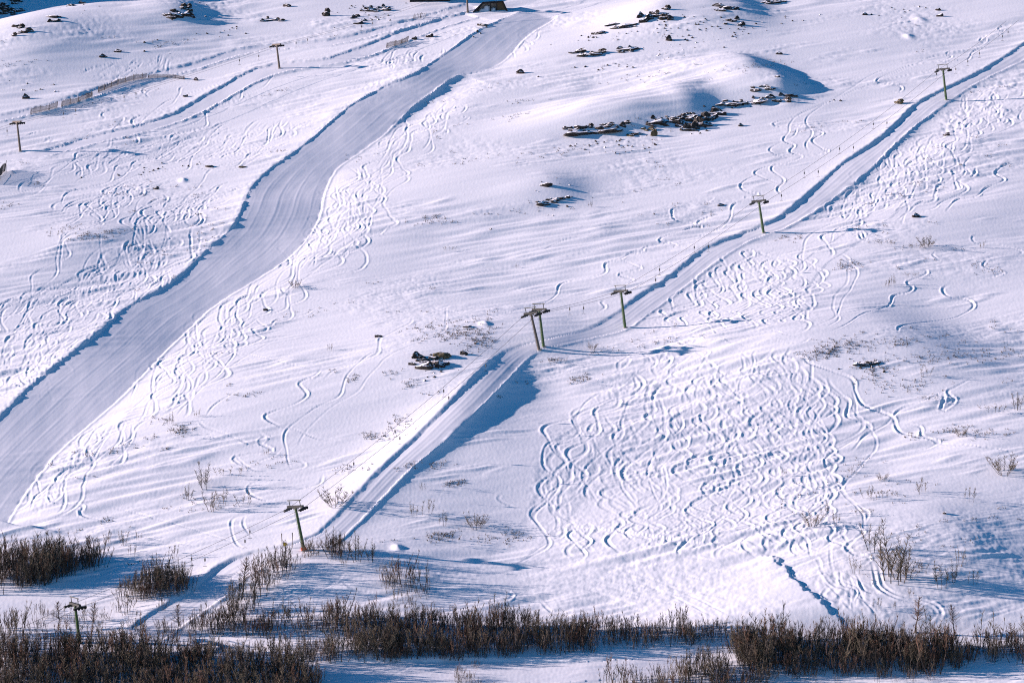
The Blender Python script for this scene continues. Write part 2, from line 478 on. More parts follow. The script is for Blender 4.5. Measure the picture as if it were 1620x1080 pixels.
def wiggle(P, amp, wlen, ph, drift=0.0):
    P = resample(P, 0.6)
    T = np.gradient(P, axis=0); T /= np.linalg.norm(T, axis=1)[:, None] + 1e-9
    N = np.stack([-T[:, 1], T[:, 0]], 1)
    s = np.arange(len(P)) * .6
    sd = RNG.integers(0, 9999)
    z = np.full(len(P), sd * 1.7)
    phase = ph + 2 * math.pi * np.cumsum(.6 / (wlen * (1 + .32 * perlin(s / 26, z, 61))))
    a = amp * (1 + .6 * perlin(s / 19, z + 5, 62))
    return P + N * ((a * (np.sin(phase) - .10 * np.sin(3 * phase)) + drift * perlin(s / 34, z + 9, 63))[:, None])

def bundle(guide, n_, spread, amp=(1.2, 2.4), wl=(11, 19), depth=(.14, .28), width=(.34, .5), cover=(0.45, 1.0), drift=2.5):
    """n skiers following one guide line (picture points): each with a rhythm of its own"""
    n = max(int(n_ * 1.05), 1); amp = (amp[0] * 1.3, amp[1] * 1.5); wl = (wl[0] * 1.3, wl[1] * 1.5)
    G = plan(spline(guide, 6))
    G = resample(G, 1.5)
    T = np.gradient(G, axis=0); T /= np.linalg.norm(T, axis=1)[:, None] + 1e-9
    N = np.stack([-T[:, 1], T[:, 0]], 1)
    tt = np.linspace(0, 1, len(G))
    for _ in range(n):
        o = RNG.uniform(-1, 1); o2 = np.clip(o + RNG.normal(0, .25), -1, 1)
        sp = (spread[0] * (1 - tt) * o + spread[1] * tt * o2)
        L = RNG.uniform(*cover); st = RNG.uniform(0, 1 - L)
        m = (tt >= st) & (tt <= st + L)
        if m.sum() < 6: continue
        P = (G + N * sp[:, None])[m]
        P = wiggle(P, RNG.uniform(*amp), RNG.uniform(*wl), RNG.uniform(0, 6.28), drift)
        stamp(P, RNG.uniform(*depth), RNG.uniform(*width))

def trace(px, depth=.24, width=.42, straight=.55, double=0.0):
    P = plan(spline(px, 6))
    stamp(P, depth, width, straight=straight)
    if double:
        P = resample(P, .7)
        T = np.gradient(P, axis=0); T /= np.linalg.norm(T, axis=1)[:, None] + 1e-9
        stamp(P + np.stack([-T[:, 1], T[:, 0]], 1) * double, depth * .9, width, straight=straight)

# -- the wide, worked-over slope right of the lower tow track
for gd, n, sp in [
        ([(985, 575), (985, 610), (935, 650), (905, 690), (880, 730), (895, 775), (862, 830)], 6, (3, 5)),
        ([(1040, 590), (1000, 640), (960, 700), (930, 760), (925, 820), (905, 862)], 10, (5, 8)),
        ([(1110, 570), (1075, 620), (1030, 690), (1000, 760), (985, 830), (975, 868)], 12, (6, 9)),
        ([(1165, 562), (1140, 620), (1105, 690), (1085, 760), (1070, 820), (1065, 870)], 12, (6, 9)),
        ([(1200, 560), (1190, 620), (1170, 690), (1150, 760), (1140, 820), (1135, 870)], 12, (5, 9)),
        ([(1225, 560), (1235, 610), (1225, 680), (1215, 750), (1205, 810), (1200, 870)], 11, (4, 8)),
        ([(1240, 560), (1265, 610), (1270, 680), (1275, 740), (1265, 800), (1280, 870)], 11, (3, 6)),
        ([(1230, 565), (1275, 600), (1290, 660), (1305, 720), (1310, 770), (1255, 810), (1290, 850), (1320, 880)], 6, (2, 4))]:
    bundle(gd, n, sp, amp=(1.4, 2.6), wl=(12, 22), depth=(.10, .32), width=(.42, .64), cover=(.5, 1))
bundle([(1010, 800), (1100, 815), (1200, 820), (1290, 822)], 8, (6, 6), amp=(.5, 1.6), wl=(8, 14), depth=(.14, .26), cover=(.2, .5))
for x0 in (905, 960, 1010, 1060, 1110, 1160, 1210, 1260, 1300):
    bundle([(x0 + 12, 815), (x0, 850), (x0 - 5, 890)], 4, (6, 7), amp=(.8, 1.7), wl=(8, 14), depth=(.16, .34), width=(.4, .56), cover=(.5, 1))
for x0 in (1010, 1060, 1120, 1180, 1230):
    bundle([(x0, 548), (x0 - 8, 575), (x0 - 25, 605)], 4, (6, 7), amp=(.8, 1.7), wl=(8, 15), depth=(.12, .3), width=(.4, .56), cover=(.5, 1))
# -- the steep patch between the two upper towers of the tow
for gd, n, sp in [
        ([(1200, 388), (1160, 420), (1120, 455), (1085, 490), (1045, 520)], 7, (3, 7)),
        ([(1215, 388), (1190, 420), (1160, 455), (1130, 490), (1105, 522)], 8, (3, 7)),
        ([(1222, 392), (1215, 425), (1200, 460), (1180, 495), (1165, 525)], 8, (3, 6)),
        ([(1228, 395), (1245, 425), (1235, 460), (1225, 495), (1235, 525)], 7, (2, 5)),
        ([(1255, 405), (1285, 430), (1290, 460), (1265, 490), (1290, 510), (1250, 528)], 4, (1.5, 4))]:
    bundle(gd, n, sp, amp=(1.2, 2.4), wl=(9, 17), depth=(.18, .34), width=(.38, .54), cover=(.4, 1))
bundle([(1030, 520), (1120, 528), (1230, 528), (1280, 520)], 6, (5, 5), amp=(.6, 1.6), wl=(8, 16), depth=(.14, .24), cover=(.3, .7))
trace([(1250, 553), (1247, 562), (1272, 566), (1280, 574), (1320, 588), (1348, 600), (1354, 620), (1366, 640), (1395, 652), (1412, 660), (1420, 678), (1432, 686), (1470, 693), (1490, 702), (1540, 704), (1620, 716)], .36, .5, .9)
trace([(1542, 596), (1512, 612), (1500, 620), (1510, 634), (1490, 648), (1492, 625), (1460, 634), (1425, 648), (1412, 660), (1400, 672), (1370, 688), (1352, 708), (1345, 715)], .3, .45, .7)
trace([(1422, 668), (1455, 675), (1460, 690), (1484, 698), (1470, 708), (1450, 713)], .28, .42, .7)
trace([(1276, 600), (1310, 622), (1342, 632), (1340, 658), (1360, 664), (1376, 673), (1372, 684)], .3, .45, .8)
trace([(1462, 424), (1465, 433), (1440, 444), (1436, 448), (1443, 455), (1436, 462), (1414, 468), (1410, 478), (1400, 486), (1365, 496), (1340, 512), (1315, 524)], .32, .42, .7)
trace([(1502, 450), (1492, 458), (1500, 468), (1530, 474), (1540, 484), (1525, 496), (1500, 505), (1430, 514), (1420, 526)], .34, .45, .7)
trace([(1566, 408), (1556, 420), (1580, 430), (1586, 432), (1560, 440), (1540, 444)], .28, .4, .6)
trace([(1485, 400), (1476, 403), (1488, 412), (1497, 414)], .28, .4, .6)
trace([(1560, 372), (1540, 374), (1545, 384), (1580, 388), (1615, 397), (1610, 404)], .26, .4, .6)
trace([(1420, 532), (1480, 538), (1535, 545)], .2, .4, .9)
trace([(1380, 890), (1385, 915), (1392, 930), (1420, 945), (1465, 955), (1480, 968), (1470, 980)], .32, .5, .8, 1.0)
trace([(1300, 820), (1318, 836), (1312, 852), (1330, 860), (1345, 868), (1350, 875), (1375, 882), (1362, 895)], .3, .45, .7)
trace([(1540, 990), (1580, 972), (1620, 960)], .26, .45, .8, 1.1)
for gd, n in [([(1260, 870), (1300, 905), (1345, 935), (1400, 965), (1440, 985)], 9), ([(1290, 890), (1330, 930), (1360, 970), (1400, 990)], 9), ([(1270, 915), (1300, 950), (1340, 985)], 7)]:
    bundle(gd, n, (4, 5), amp=(.6, 1.8), wl=(9, 18), depth=(.16, .32), cover=(.25, .7))
# -- right of the upper tow track
for gd, n, sp in [
        ([(1500, 205), (1440, 235), (1395, 275), (1355, 310), (1330, 335), (1290, 350)], 10, (3, 5)),
        ([(1530, 225), (1480, 245), (1440, 285), (1400, 310), (1350, 340), (1310, 356)], 13, (4, 6)),
        ([(1540, 240), (1520, 270), (1490, 285), (1440, 320), (1380, 345)], 7, (3, 5)),
        ([(1600, 135), (1560, 165), (1520, 195), (1490, 205)], 13, (5, 6)),
        ([(1610, 170), (1580, 180), (1570, 190), (1530, 200), (1480, 200)], 6, (3, 4))]:
    bundle(gd, n, sp, amp=(1.0, 2.2), wl=(11, 22), depth=(.2, .36), width=(.4, .56), cover=(.5, 1))
trace([(1605, 258), (1585, 264), (1575, 275), (1588, 285), (1560, 298), (1545, 310), (1515, 316), (1500, 330), (1498, 334)], .34, .45, .7)
trace([(1520, 262), (1535, 275), (1515, 285), (1530, 300), (1490, 320), (1470, 332), (1400, 340), (1340, 352)], .3, .45, .6)
trace([(1620, 170), (1612, 185), (1618, 192)], .3, .45)
trace([(1300, 370), (1345, 372), (1358, 368), (1365, 378), (1395, 382), (1430, 388)], .3, .45, .8, .9)
# -- tracks between the outcrops and the upper tow
for px in [
        [(1410, 110), (1380, 118), (1330, 150), (1300, 165), (1265, 182), (1240, 190), (1224, 196), (1235, 200), (1262, 200), (1300, 210), (1285, 222), (1300, 235), (1308, 240), (1270, 248), (1240, 248), (1218, 238), (1230, 228), (1255, 215), (1262, 200)],
        [(1340, 152), (1270, 178), (1250, 196), (1248, 208), (1240, 222), (1256, 230), (1250, 240), (1268, 248), (1245, 258), (1225, 262), (1222, 270), (1240, 285), (1230, 300), (1245, 312)],
        [(1400, 130), (1360, 140), (1300, 168), (1275, 190), (1285, 210), (1275, 228), (1280, 240)],
        [(1245, 256), (1210, 265), (1195, 272), (1200, 278), (1225, 288), (1245, 292)],
        [(1225, 270), (1190, 280), (1172, 292), (1178, 302), (1198, 308), (1180, 312), (1190, 316)],
        [(1620, 36), (1590, 42), (1580, 46), (1588, 50), (1555, 60), (1552, 66), (1560, 62), (1550, 72), (1500, 85), (1470, 92), (1440, 106), (1400, 122), (1375, 132)],
        [(1570, 70), (1540, 82), (1530, 95), (1500, 98), (1470, 112), (1440, 118), (1395, 128)],
        [(1510, 78), (1498, 85), (1505, 90), (1490, 96), (1440, 104), (1395, 122), (1390, 130), (1420, 135), (1425, 143), (1400, 148)],
        [(1128, 312), (1122, 318), (1090, 326), (1066, 330), (1064, 340), (1070, 348), (1100, 355), (1108, 360), (1090, 362), (1050, 375), (1045, 382), (1055, 385), (1020, 392), (1015, 397), (985, 405)],
        [(1148, 335), (1110, 348), (1105, 355), (1112, 360)],
        [(1182, 318), (1160, 325), (1155, 345), (1140, 360), (1110, 372), (1085, 376)],
        [(1050, 372), (1045, 380), (1060, 384), (1070, 388), (1055, 390), (1010, 395), (985, 408), (972, 412), (958, 418), (958, 430), (940, 438), (900, 445), (885, 452), (880, 466), (862, 478), (810, 492), (770, 500)],
        [(980, 410), (1005, 420), (1012, 425), (985, 432), (982, 436), (1000, 442), (995, 446)],
        [(962, 475), (952, 478), (957, 486), (945, 494)],
        [(850, 400), (900, 378), (960, 370)], [(740, 498), (700, 490), (640, 485), (580, 478), (540, 480)]]:
    trace(px, .30, .42, .6)
trace([(1075, 392), (960, 405), (850, 417), (790, 424), (755, 432), (720, 442), (690, 450), (640, 462), (580, 476), (540, 484), (470, 492)], .16, .36, .9)
trace([(690, 446), (650, 458), (600, 465), (545, 480)], .16, .36, .9)
trace([(970, 385), (955, 390), (930, 398), (885, 408)], .14, .36, .9)
# -- beside the piste, right side
for gd, n, sp in [
        ([(735, 160), (690, 178), (660, 205), (625, 230), (590, 250), (560, 262)], 8, (4, 6)),
        ([(580, 262), (555, 290), (545, 320), (530, 350), (505, 385), (480, 410), (450, 430)], 10, (4, 5)),
        ([(610, 270), (590, 300), (590, 330), (570, 360), (545, 400), (500, 420), (460, 440)], 8, (4, 6)),
        ([(430, 440), (385, 475), (345, 505), (300, 550), (260, 590), (215, 640)], 10, (2.5, 4)),
        ([(400, 490), (370, 520), (340, 560), (320, 600), (270, 640), (235, 660)], 10, (4, 5)),
        ([(190, 660), (150, 700), (130, 730), (95, 760), (70, 790), (30, 825)], 10, (3, 6)),
        ([(880, 40), (850, 55), (830, 75), (800, 95)], 6, (2, 2.5))]:
    bundle(gd, n, sp, amp=(1.1, 2.3), wl=(13, 25), depth=(.2, .36), width=(.40, .54), cover=(.5, 1))
for px in [
        [(740, 160), (705, 165), (705, 178), (735, 168), (730, 178), (700, 182), (705, 190), (740, 186), (720, 198), (690, 200), (708, 208), (690, 215)],
        [(615, 355), (600, 370), (575, 372), (545, 400), (535, 420)],
        [(500, 487), (480, 498), (440, 505), (428, 515), (412, 518), (400, 520), (408, 530), (415, 535), (395, 545), (370, 552), (365, 557), (400, 562), (430, 568), (470, 578), (500, 582)],
        [(508, 582), (500, 592), (475, 605), (480, 615), (485, 625), (468, 638), (430, 652), (420, 660), (440, 672), (470, 680), (500, 692), (545, 698), (560, 700)],
        [(420, 495), (375, 525), (360, 522), (365, 535), (370, 545), (345, 552), (325, 560), (335, 575)],
        [(430, 540), (395, 560), (360, 582)], [(380, 615), (340, 640), (325, 660)],
        [(315, 665), (325, 675), (355, 685), (395, 700), (420, 690), (410, 700), (430, 712), (395, 718), (370, 725), (392, 740), (410, 745)],
        [(408, 680), (418, 695), (400, 702), (360, 715)], [(442, 712), (430, 722), (390, 735)],
        [(370, 720), (400, 742), (440, 745), (480, 738), (475, 728)], [(510, 752), (505, 765), (480, 772), (460, 780)],
        [(410, 760), (395, 768), (395, 780), (420, 790), (445, 785)],
        [(445, 452), (450, 462), (480, 470), (540, 480)],
        [(385, 815), (368, 822), (367, 840), (375, 860), (390, 868)], [(390, 812), (385, 828), (395, 845), (400, 850)],
        [(140, 735), (105, 752), (82, 770), (80, 790), (100, 795), (130, 800), (128, 812), (150, 820), (205, 825)],
        [(50, 830), (120, 838), (200, 845), (290, 860), (370, 868)], [(170, 800), (230, 815), (300, 835), (380, 860)],
        [(210, 760), (180, 765), (160, 770)]]:
    trace(px, .26, .42, .65)
# -- left of the piste
for gd, n, sp in [
        ([(470, 215), (400, 235), (330, 258), (290, 262)], 9, (5, 6)),
        ([(330, 215), (260, 235), (200, 255), (150, 270)], 9, (5, 6)),
        ([(350, 300), (290, 320), (240, 350), (215, 385)], 9, (5, 5)),
        ([(170, 430), (110, 470), (50, 500), (0, 540)], 8, (5, 8)),
        ([(330, 360), (300, 385), (260, 410), (230, 440)], 6, (3, 4)),
        ([(455, 185), (420, 200), (370, 225), (320, 245), (290, 255)], 16, (5, 7)),
        ([(400, 195), (340, 215), (290, 235), (230, 250), (175, 258)], 16, (5, 7)),
        ([(240, 230), (190, 250), (150, 275), (110, 290)], 8, (3, 5)),
        ([(400, 290), (350, 310), (300, 330), (270, 350), (215, 355)], 10, (4, 5)),
        ([(290, 280), (230, 290), (195, 310), (160, 320), (110, 342), (70, 350)], 14, (5, 6)),
        ([(230, 380), (205, 420), (195, 440), (140, 460), (90, 480), (0, 520)], 14, (4, 8)),
        ([(250, 370), (235, 400), (215, 430), (170, 470), (120, 510), (60, 550), (20, 600)], 20, (4, 8)),
        ([(180, 500), (110, 530), (60, 560), (40, 590), (0, 640)], 21, (7, 9)),
        ([(110, 600), (50, 600), (0, 580)], 9, (5, 7)),
        ([(285, 420), (235, 455), (170, 480), (120, 495)], 8, (3, 5)),
        ([(240, 95), (195, 110), (160, 118), (130, 128)], 12, (4, 6)),
        ([(280, 88), (250, 105), (235, 118)], 8, (3, 4)),
        ([(270, 140), (240, 145), (230, 155)], 6, (2, 3)),
        ([(100, 210), (70, 215), (45, 225)], 9, (4, 4)),
        ([(520, 190), (490, 200), (470, 215)], 9, (4, 4)),
        ([(690, 70), (650, 85), (625, 100), (600, 115)], 9, (4, 5))]:
    bundle(gd, n, sp, amp=(1.2, 2.6), wl=(15, 28), depth=(.2, .38), width=(.40, .56), cover=(.6, 1), drift=4)
for px in [
        [(190, 172), (165, 178), (165, 185), (195, 188), (182, 198), (180, 200)], [(255, 138), (235, 145), (232, 150), (240, 158)],
        [(200, 288), (195, 295), (205, 305), (195, 315), (160, 325), (120, 342), (70, 350)],
        [(320, 330), (295, 340), (295, 352), (310, 358), (322, 348), (318, 335)], [(300, 330), (260, 335), (230, 345), (215, 355), (240, 362)],
        [(300, 60), (220, 110), (150, 140)], [(380, 300), (340, 310), (290, 330), (240, 345), (245, 360)], [(55, 112), (90, 118), (125, 120)]]:
    trace(px, .26, .42, .65)
for gd, n, sp in [
        ([(500, 180), (400, 235), (290, 290), (200, 380), (90, 500), (0, 590)], 9, (9, 14)),
        ([(420, 110), (330, 160), (230, 225), (140, 280), (40, 330)], 6, (8, 10)),
        ([(745, 155), (640, 240), (570, 320), (480, 430), (350, 545), (235, 655), (130, 735), (45, 820)], 9, (5, 7)),
        ([(1600, 140), (1500, 235), (1400, 315), (1310, 370), (1240, 430), (1180, 520)], 7, (6, 8)),
        ([(1300, 385), (1330, 450), (1290, 520)], 3, (4, 5)),
        ([(1330, 590), (1350, 680), (1330, 770), (1345, 860)], 3, (4, 6)),
        ([(700, 480), (600, 560), (480, 640), (420, 760)], 3, (8, 10))]:
    bundle(gd, n, sp, amp=(1.0, 2.4), wl=(14, 28), depth=(.16, .32), width=(.38, .5), cover=(.4, .95), drift=4)
# -- lower slope and run-out
for px in [
        [(640, 890), (740, 905), (860, 915), (980, 940), (1100, 960)], [(600, 900), (700, 915), (800, 935), (900, 950)],
        [(1000, 900), (930, 905), (870, 912), (800, 905)], [(700, 925), (780, 930), (810, 940), (790, 950), (720, 955)],
        [(930, 895), (1010, 920), (1080, 950), (1130, 975)], [(945, 890), (1030, 915), (1100, 945), (1160, 975)],
        [(855, 950), (870, 965), (890, 975)], [(510, 905), (535, 915), (560, 930), (600, 940)], [(545, 905), (530, 920), (500, 935), (460, 945), (430, 975)],
        [(640, 700), (600, 725), (560, 750)], [(930, 690), (870, 700), (860, 735), (885, 760), (870, 790), (845, 815), (860, 840), (868, 862), (840, 880), (810, 895)],
        [(795, 780), (790, 790), (810, 800), (825, 808)], [(880, 1062), (940, 1056), (1000, 1052)], [(600, 1076), (640, 1058), (655, 1048)]]:
    trace(px, .22, .45, .8)
bundle([(870, 895), (980, 905), (1080, 920), (1180, 940)], 18, (6, 9), amp=(.2, .7), wl=(20, 40), depth=(.14, .34), cover=(.3, .8))
bundle([(640, 895), (740, 905), (850, 915), (960, 935), (1090, 965)], 14, (4, 5), amp=(.2, .6), wl=(25, 50), depth=(.14, .3), cover=(.3, .8))
bundle([(470, 930), (560, 945), (650, 955), (760, 950)], 5, (5, 6), amp=(.4, 1), wl=(15, 30), depth=(.12, .2), cover=(.3, .8))

# -- churned snow: beside the tow track, in the worked-over fields and on the pad's edge
def churn(px, amp, size=1.0, blur=2):
    global Z
    M = poly_mask(px, blur)
    n = perlin(X / (1.3 * size), Y / (1.5 * size), 71) + .6 * perlin(X / (.65 * size), Y / (.8 * size), 72)
    Z += (M * near * 0.65 * amp * n * (0.55 + 0.8 * perlin(X / 9, Y / 9, 73))).astype(np.float32)
for px, a, s in [
        ([(985, 560), (1100, 562), (1260, 555), (1320, 720), (1320, 860), (860, 865), (840, 800), (860, 700), (930, 640)], .10, .9),
        ([(1160, 390), (1260, 400), (1300, 520), (1010, 530), (1080, 470)], .09, .9),
        ([(1500, 180), (1620, 105), (1620, 195), (1540, 210), (1480, 215)], .26, 1.6),
        ([(1440, 215), (1500, 190), (1480, 215), (1380, 290), (1340, 320)], .16, 1.4),
        ([(1275, 925), (1300, 885), (1340, 900), (1420, 985), (1360, 995), (1310, 960)], .18, 1.3),
        ([(660, 30), (735, 14), (735, 26), (600, 62), (560, 80), (580, 60)], .24, 1.4),
        ([(120, 680), (165, 665), (165, 720), (60, 810), (30, 830)], .12, 1.0),
        ([(560, 95), (660, 85), (690, 98), (650, 122), (600, 122)], .14, 1.2),
        ([(575, 135), (645, 118), (650, 126), (610, 142), (560, 170), (545, 170)], .2, .9),
        
        ([(640, 890), (780, 890), (860, 930), (900, 950), (760, 940)], .07, 1.3),
        ([(880, 875), (990, 850), (1320, 850), (1290, 872), (1060, 876)], .10, 1.0)]:
    churn(px, a, s)
clear = np.where(STRIPMASK, 0.12, 1.0).astype(np.float32)
Z += (GROOVE + BERM * np.clip(1 + GROOVE / 0.15, 0, 1)) * clear
# fine grain of the surface
Z += near * 0.010 * perlin(X / .55, Y / .9, 81) * np.where(STRIPMASK, .4, 1)
Z = Z.astype(np.float32)

# ---- the height field becomes meshes: open snow, piste, tow track, service road
snow = mat('snow', (0.83, 0.84, 0.86), 0.55, 0.25)
groomed = mat('groomed_snow', (0.80, 0.81, 0.84), 0.5, 0.3)
def relief(m, scale, dist, strength=0.5):
    nt = m.node_tree
    tc = nt.nodes.new('ShaderNodeTexCoord')
    n = nt.nodes.new('ShaderNodeTexNoise'); n.inputs['Scale'].default_value = scale; n.inputs['Detail'].default_value = 3
    bp = nt.nodes.new('ShaderNodeBump'); bp.inputs['Strength'].default_value = strength; bp.inputs['Distance'].default_value = dist
    nt.links.new(tc.outputs['Object'], n.inputs['Vector'])
    nt.links.new(n.outputs['Fac'], bp.inputs['Height'])
    nt.links.new(bp.outputs[0], nt.nodes['Principled BSDF'].inputs['Normal'])
relief(snow, 1.6, 0.05, 0.35)
relief(groomed, 1.4, 0.02, 0.3)

quad_reg = np.maximum(np.maximum(REGION[:-1, :-1], REGION[1:, :-1]), np.maximum(REGION[:-1, 1:], REGION[1:, 1:]))
idx = np.arange(NR * NC, dtype=np.int32).reshape(NR, NC)
quads = np.stack([idx[:-1, :-1], idx[:-1, 1:], idx[1:, 1:], idx[1:, :-1]], -1)
VERTS = np.stack([X, Y, Z], -1).reshape(-1, 3).astype(np.float32)
# normals of the whole sheet, so the seams between the meshes do not show
gy, gx = np.gradient(Z)
def sheet(name, m, material):
    q = quads[m].reshape(-1, 4)
    used = np.zeros(NR * NC, bool); used[q.ravel()] = True
    remap = np.cumsum(used, dtype=np.int32) - 1
    q = remap[q]
    me = bpy.data.meshes.new(name)
    me.vertices.add(int(used.sum()))
    me.vertices.foreach_set('co', VERTS[used].ravel())
    me.loops.add(q.size); me.loops.foreach_set('vertex_index', q.ravel())
    me.polygons.add(len(q))
    me.polygons.foreach_set('loop_start', np.arange(0, q.size, 4, dtype=np.int32))
    me.polygons.foreach_set('loop_total', np.full(len(q), 4, np.int32))
    me.polygons.foreach_set('use_smooth', np.ones(len(q), bool))
    me.update(calc_edges=True)
    me.materials.append(material)
    return link(name, me, kind='structure')
sheet('snow_slope', quad_reg == 0, snow)
sheet('ski_piste', quad_reg == 1, groomed)
sheet('tow_track', quad_reg == 2, groomed)
sheet('snow_road', quad_reg == 3, groomed)
# ------------------------------------------------------------------ materials of the things
green_paint = noisy(mat('green_paint', (.05, .11, .03), .45, .4), (.045, .095, .03), (.07, .135, .04), 1.2)
grey_wood = noisy(mat('weathered_pole', (.13, .11, .09), .8), (.10, .085, .07), (.17, .145, .12), 1.5, stretch=(4, 4, .6))
dark_steel = noisy(mat('dark_steel', (.03, .032, .03), .5, .4), (.022, .024, .022), (.05, .052, .046), 3)
olive_steel = noisy(mat('olive_steel', (.06, .065, .045), .5, .4), (.05, .055, .04), (.085, .09, .06), 2)
rubber = mat('black_rubber', (.015, .015, .016), .7)
rope_steel = mat('steel_rope', (.06, .06, .065), .5, .5, .6)
orange_pad = mat('orange_pad', (.5, .09, .03), .6)
yellow_sign = mat('yellow_sign', (.75, .48, .03), .5)
concrete = noisy(mat('concrete', (.3, .29, .27), .9), (.25, .24, .22), (.35, .34, .32), 3)
fence_wood = noisy(mat('fence_wood', (.07, .06, .055), .85), (.05, .042, .038), (.10, .088, .078), 2.5, stretch=(5, 5, .8))
hut_wood = noisy(mat('hut_wood', (.09, .065, .04), .8), (.07, .05, .03), (.12, .09, .055), 2, stretch=(1, 1, 6))
roof_dark = noisy(mat('dark_roofing', (.02, .02, .022), .8), (.015, .015, .017), (.035, .034, .034), 2)

def project(p):
    p = np.atleast_2d(p)
    fx = p[:, 0]; fy = p[:, 1] * CP + p[:, 2] * SP; fz = -p[:, 1] * SP + p[:, 2] * CP
    return np.stack([810 + F_PX * fx / fy, 540 - F_PX * fz / fy], 1)

def px_per_m(p): return F_PX / p[1]

from mathutils import Matrix, Vector
# ------------------------------------------------------------------ lift towers
def tower(base, head, line, label, group, kind):
    b = ground([base])[0]
    s = px_per_m(b)
    H = math.hypot(head[0] - base[0], head[1] - base[1]) / s / 0.985
    lean = math.atan2(base[0] - head[0], base[1] - head[1])
    z = Vector((-math.sin(lean), -0.10, math.cos(lean))).normalized()
    y = Vector((line[0], line[1], 0)); y = (y - z * y.dot(z)).normalized()
    x = y.cross(z)
    M = Matrix(((x.x, y.x, z.x, b[0]), (x.y, y.y, z.y, b[1]), (x.z, y.z, z.z, b[2] - .05), (0, 0, 0, 1)))
    root = link('lift_tower', None, label=label, cat='lift tower', group=group)
    root.matrix_world = M
    pole_m = green_paint if kind == 'green' else grey_wood
    beam_m = dark_steel if kind != 'wood' else grey_wood
    m = MB(); m.tube([(0, 0, -.6), (0, 0, .1), (0, 0, H * .5), (0, 0, H - .1)], [.33, .31, .27, .22], 12); m.build('pole', pole_m, root, smooth=False)
    m = MB(); m.tube([(0, 0, -.8), (0, 0, .12)], [.6, .55], 10); m.build('footing', concrete, root)
    m = MB(); m.box((0, 0, H), (3.7, .42, .36)); m.box((0, 0, H - .27), (.9, .6, .2))
    for sx in (-1, 1):
        m.tube([(0, 0, H - .9), (sx * .95, 0, H - .1)], .05, 5)
    m.build('crossbeam', beam_m, root)
    if kind != 'wood':
        m = MB()
        for sx in (-1.25, 1.25):
            m.tube([(sx, 0, H + .1), (sx, 0, H + 1.15)], .075, 5)
        m.tube([(-1.65, 0, H + 1.15), (1.65, 0, H + 1.15)], .085, 5)
        m.build('gantry_frame', olive_steel, root)
        m = MB()
        for k in range(int(H / .35) - 2):
            m.box((0, -.36, .9 + k * .35), (.4, .03, .03))
        for sx in (-.2, .2): m.box((sx, -.36, H * .5 + .2), (.03, .03, H - 1.2))
        m.build('ladder', olive_steel, root)
    for sx in (-1, 1):
        m = MB()
        zc = H - .42
        m.box((sx * 1.72, 0, zc - .04), (.26, 2.5, .30)); m.box((sx * 1.72, 0, zc + .26), (.2, .3, .45))
        m.box((sx * 1.72, 0, zc + .15), (.3, 1.1, .12))
        tr = m.build('sheave_train', dark_steel, root)
        for k in range(4):
            m = MB(); c = (sx * (1.72 + .2), -.93 + .62 * k, zc - .12)
            m.tube([(c[0] - .07, c[1], c[2]), (c[0] + .07, c[1], c[2])], .26, 10)
            m.build('wheel', rubber, tr)
    ends = [np.array(M @ Vector((sx * 1.88, 0, H - .31))) for sx in (-1, 1)]
    return root, ends, H, M

def line_dirs(bases):
    B = plan(bases); d = []
    for i in range(len(B)):
        v = B[min(i + 1, len(B) - 1)] - B[max(i - 1, 0)]; d.append(v / np.linalg.norm(v))
    return B, d

A_T = [((126, 1016), (120, 954), 'green', 'green tow lift tower standing in dense scrub below all the others'),
       ((481, 870), (468, 800), 'green', 'green tow lift tower with an orange pad round its base'),
       ((853, 553), (840, 495), 'grey', 'grey pole tow lift tower of the close pair, nearer the boulders'),
       ((860, 548), (853, 489), 'green', 'green tow lift tower of the close pair, just uphill of its grey twin'),
       ((989, 518), (982, 460), 'green', 'green tow lift tower next uphill from the close pair of towers'),
       ((1208, 368), (1200, 318), 'green', 'green tow lift tower above the dense fan of ski tracks, halfway up the track'),
       ((1497, 158), (1491, 110), 'green', 'green tow lift tower highest up the straight tow track, in blue shade')]
_, dA = line_dirs([t[0] for t in A_T])
dA = [dA[0], dA[1], dA[4], dA[4], dA[4], dA[5], dA[6]]
GA, GB = 'towers along the straight tow track', 'wooden towers of the upper tow line'
TA = [tower(t[0], t[1], d, t[3], GA, t[2]) for t, d in zip(A_T, dA)]
B_T = [((32, 239), (28, 193), 'wood', 'brown wooden tow tower with a T head beside the small corner fence'),
       ((442, 108), (438, 71), 'wood', 'brown wooden tow tower with a T head above the blue shaded bank'),
       ((740, 20), (738, -20), 'wood', 'brown wooden tow pole rising out of the picture next to the hut')]
_, dB = line_dirs([t[0] for t in B_T])
TB = [tower(t[0], t[1], d, t[3], GB, t[2]) for t, d in zip(B_T, dB)]
# orange pad on the second tower
m = MB(); m.tube([(0, 0, -.1), (0, 0, .62)], .5, 12); m.build('safety_pad', orange_pad, TA[1][0])

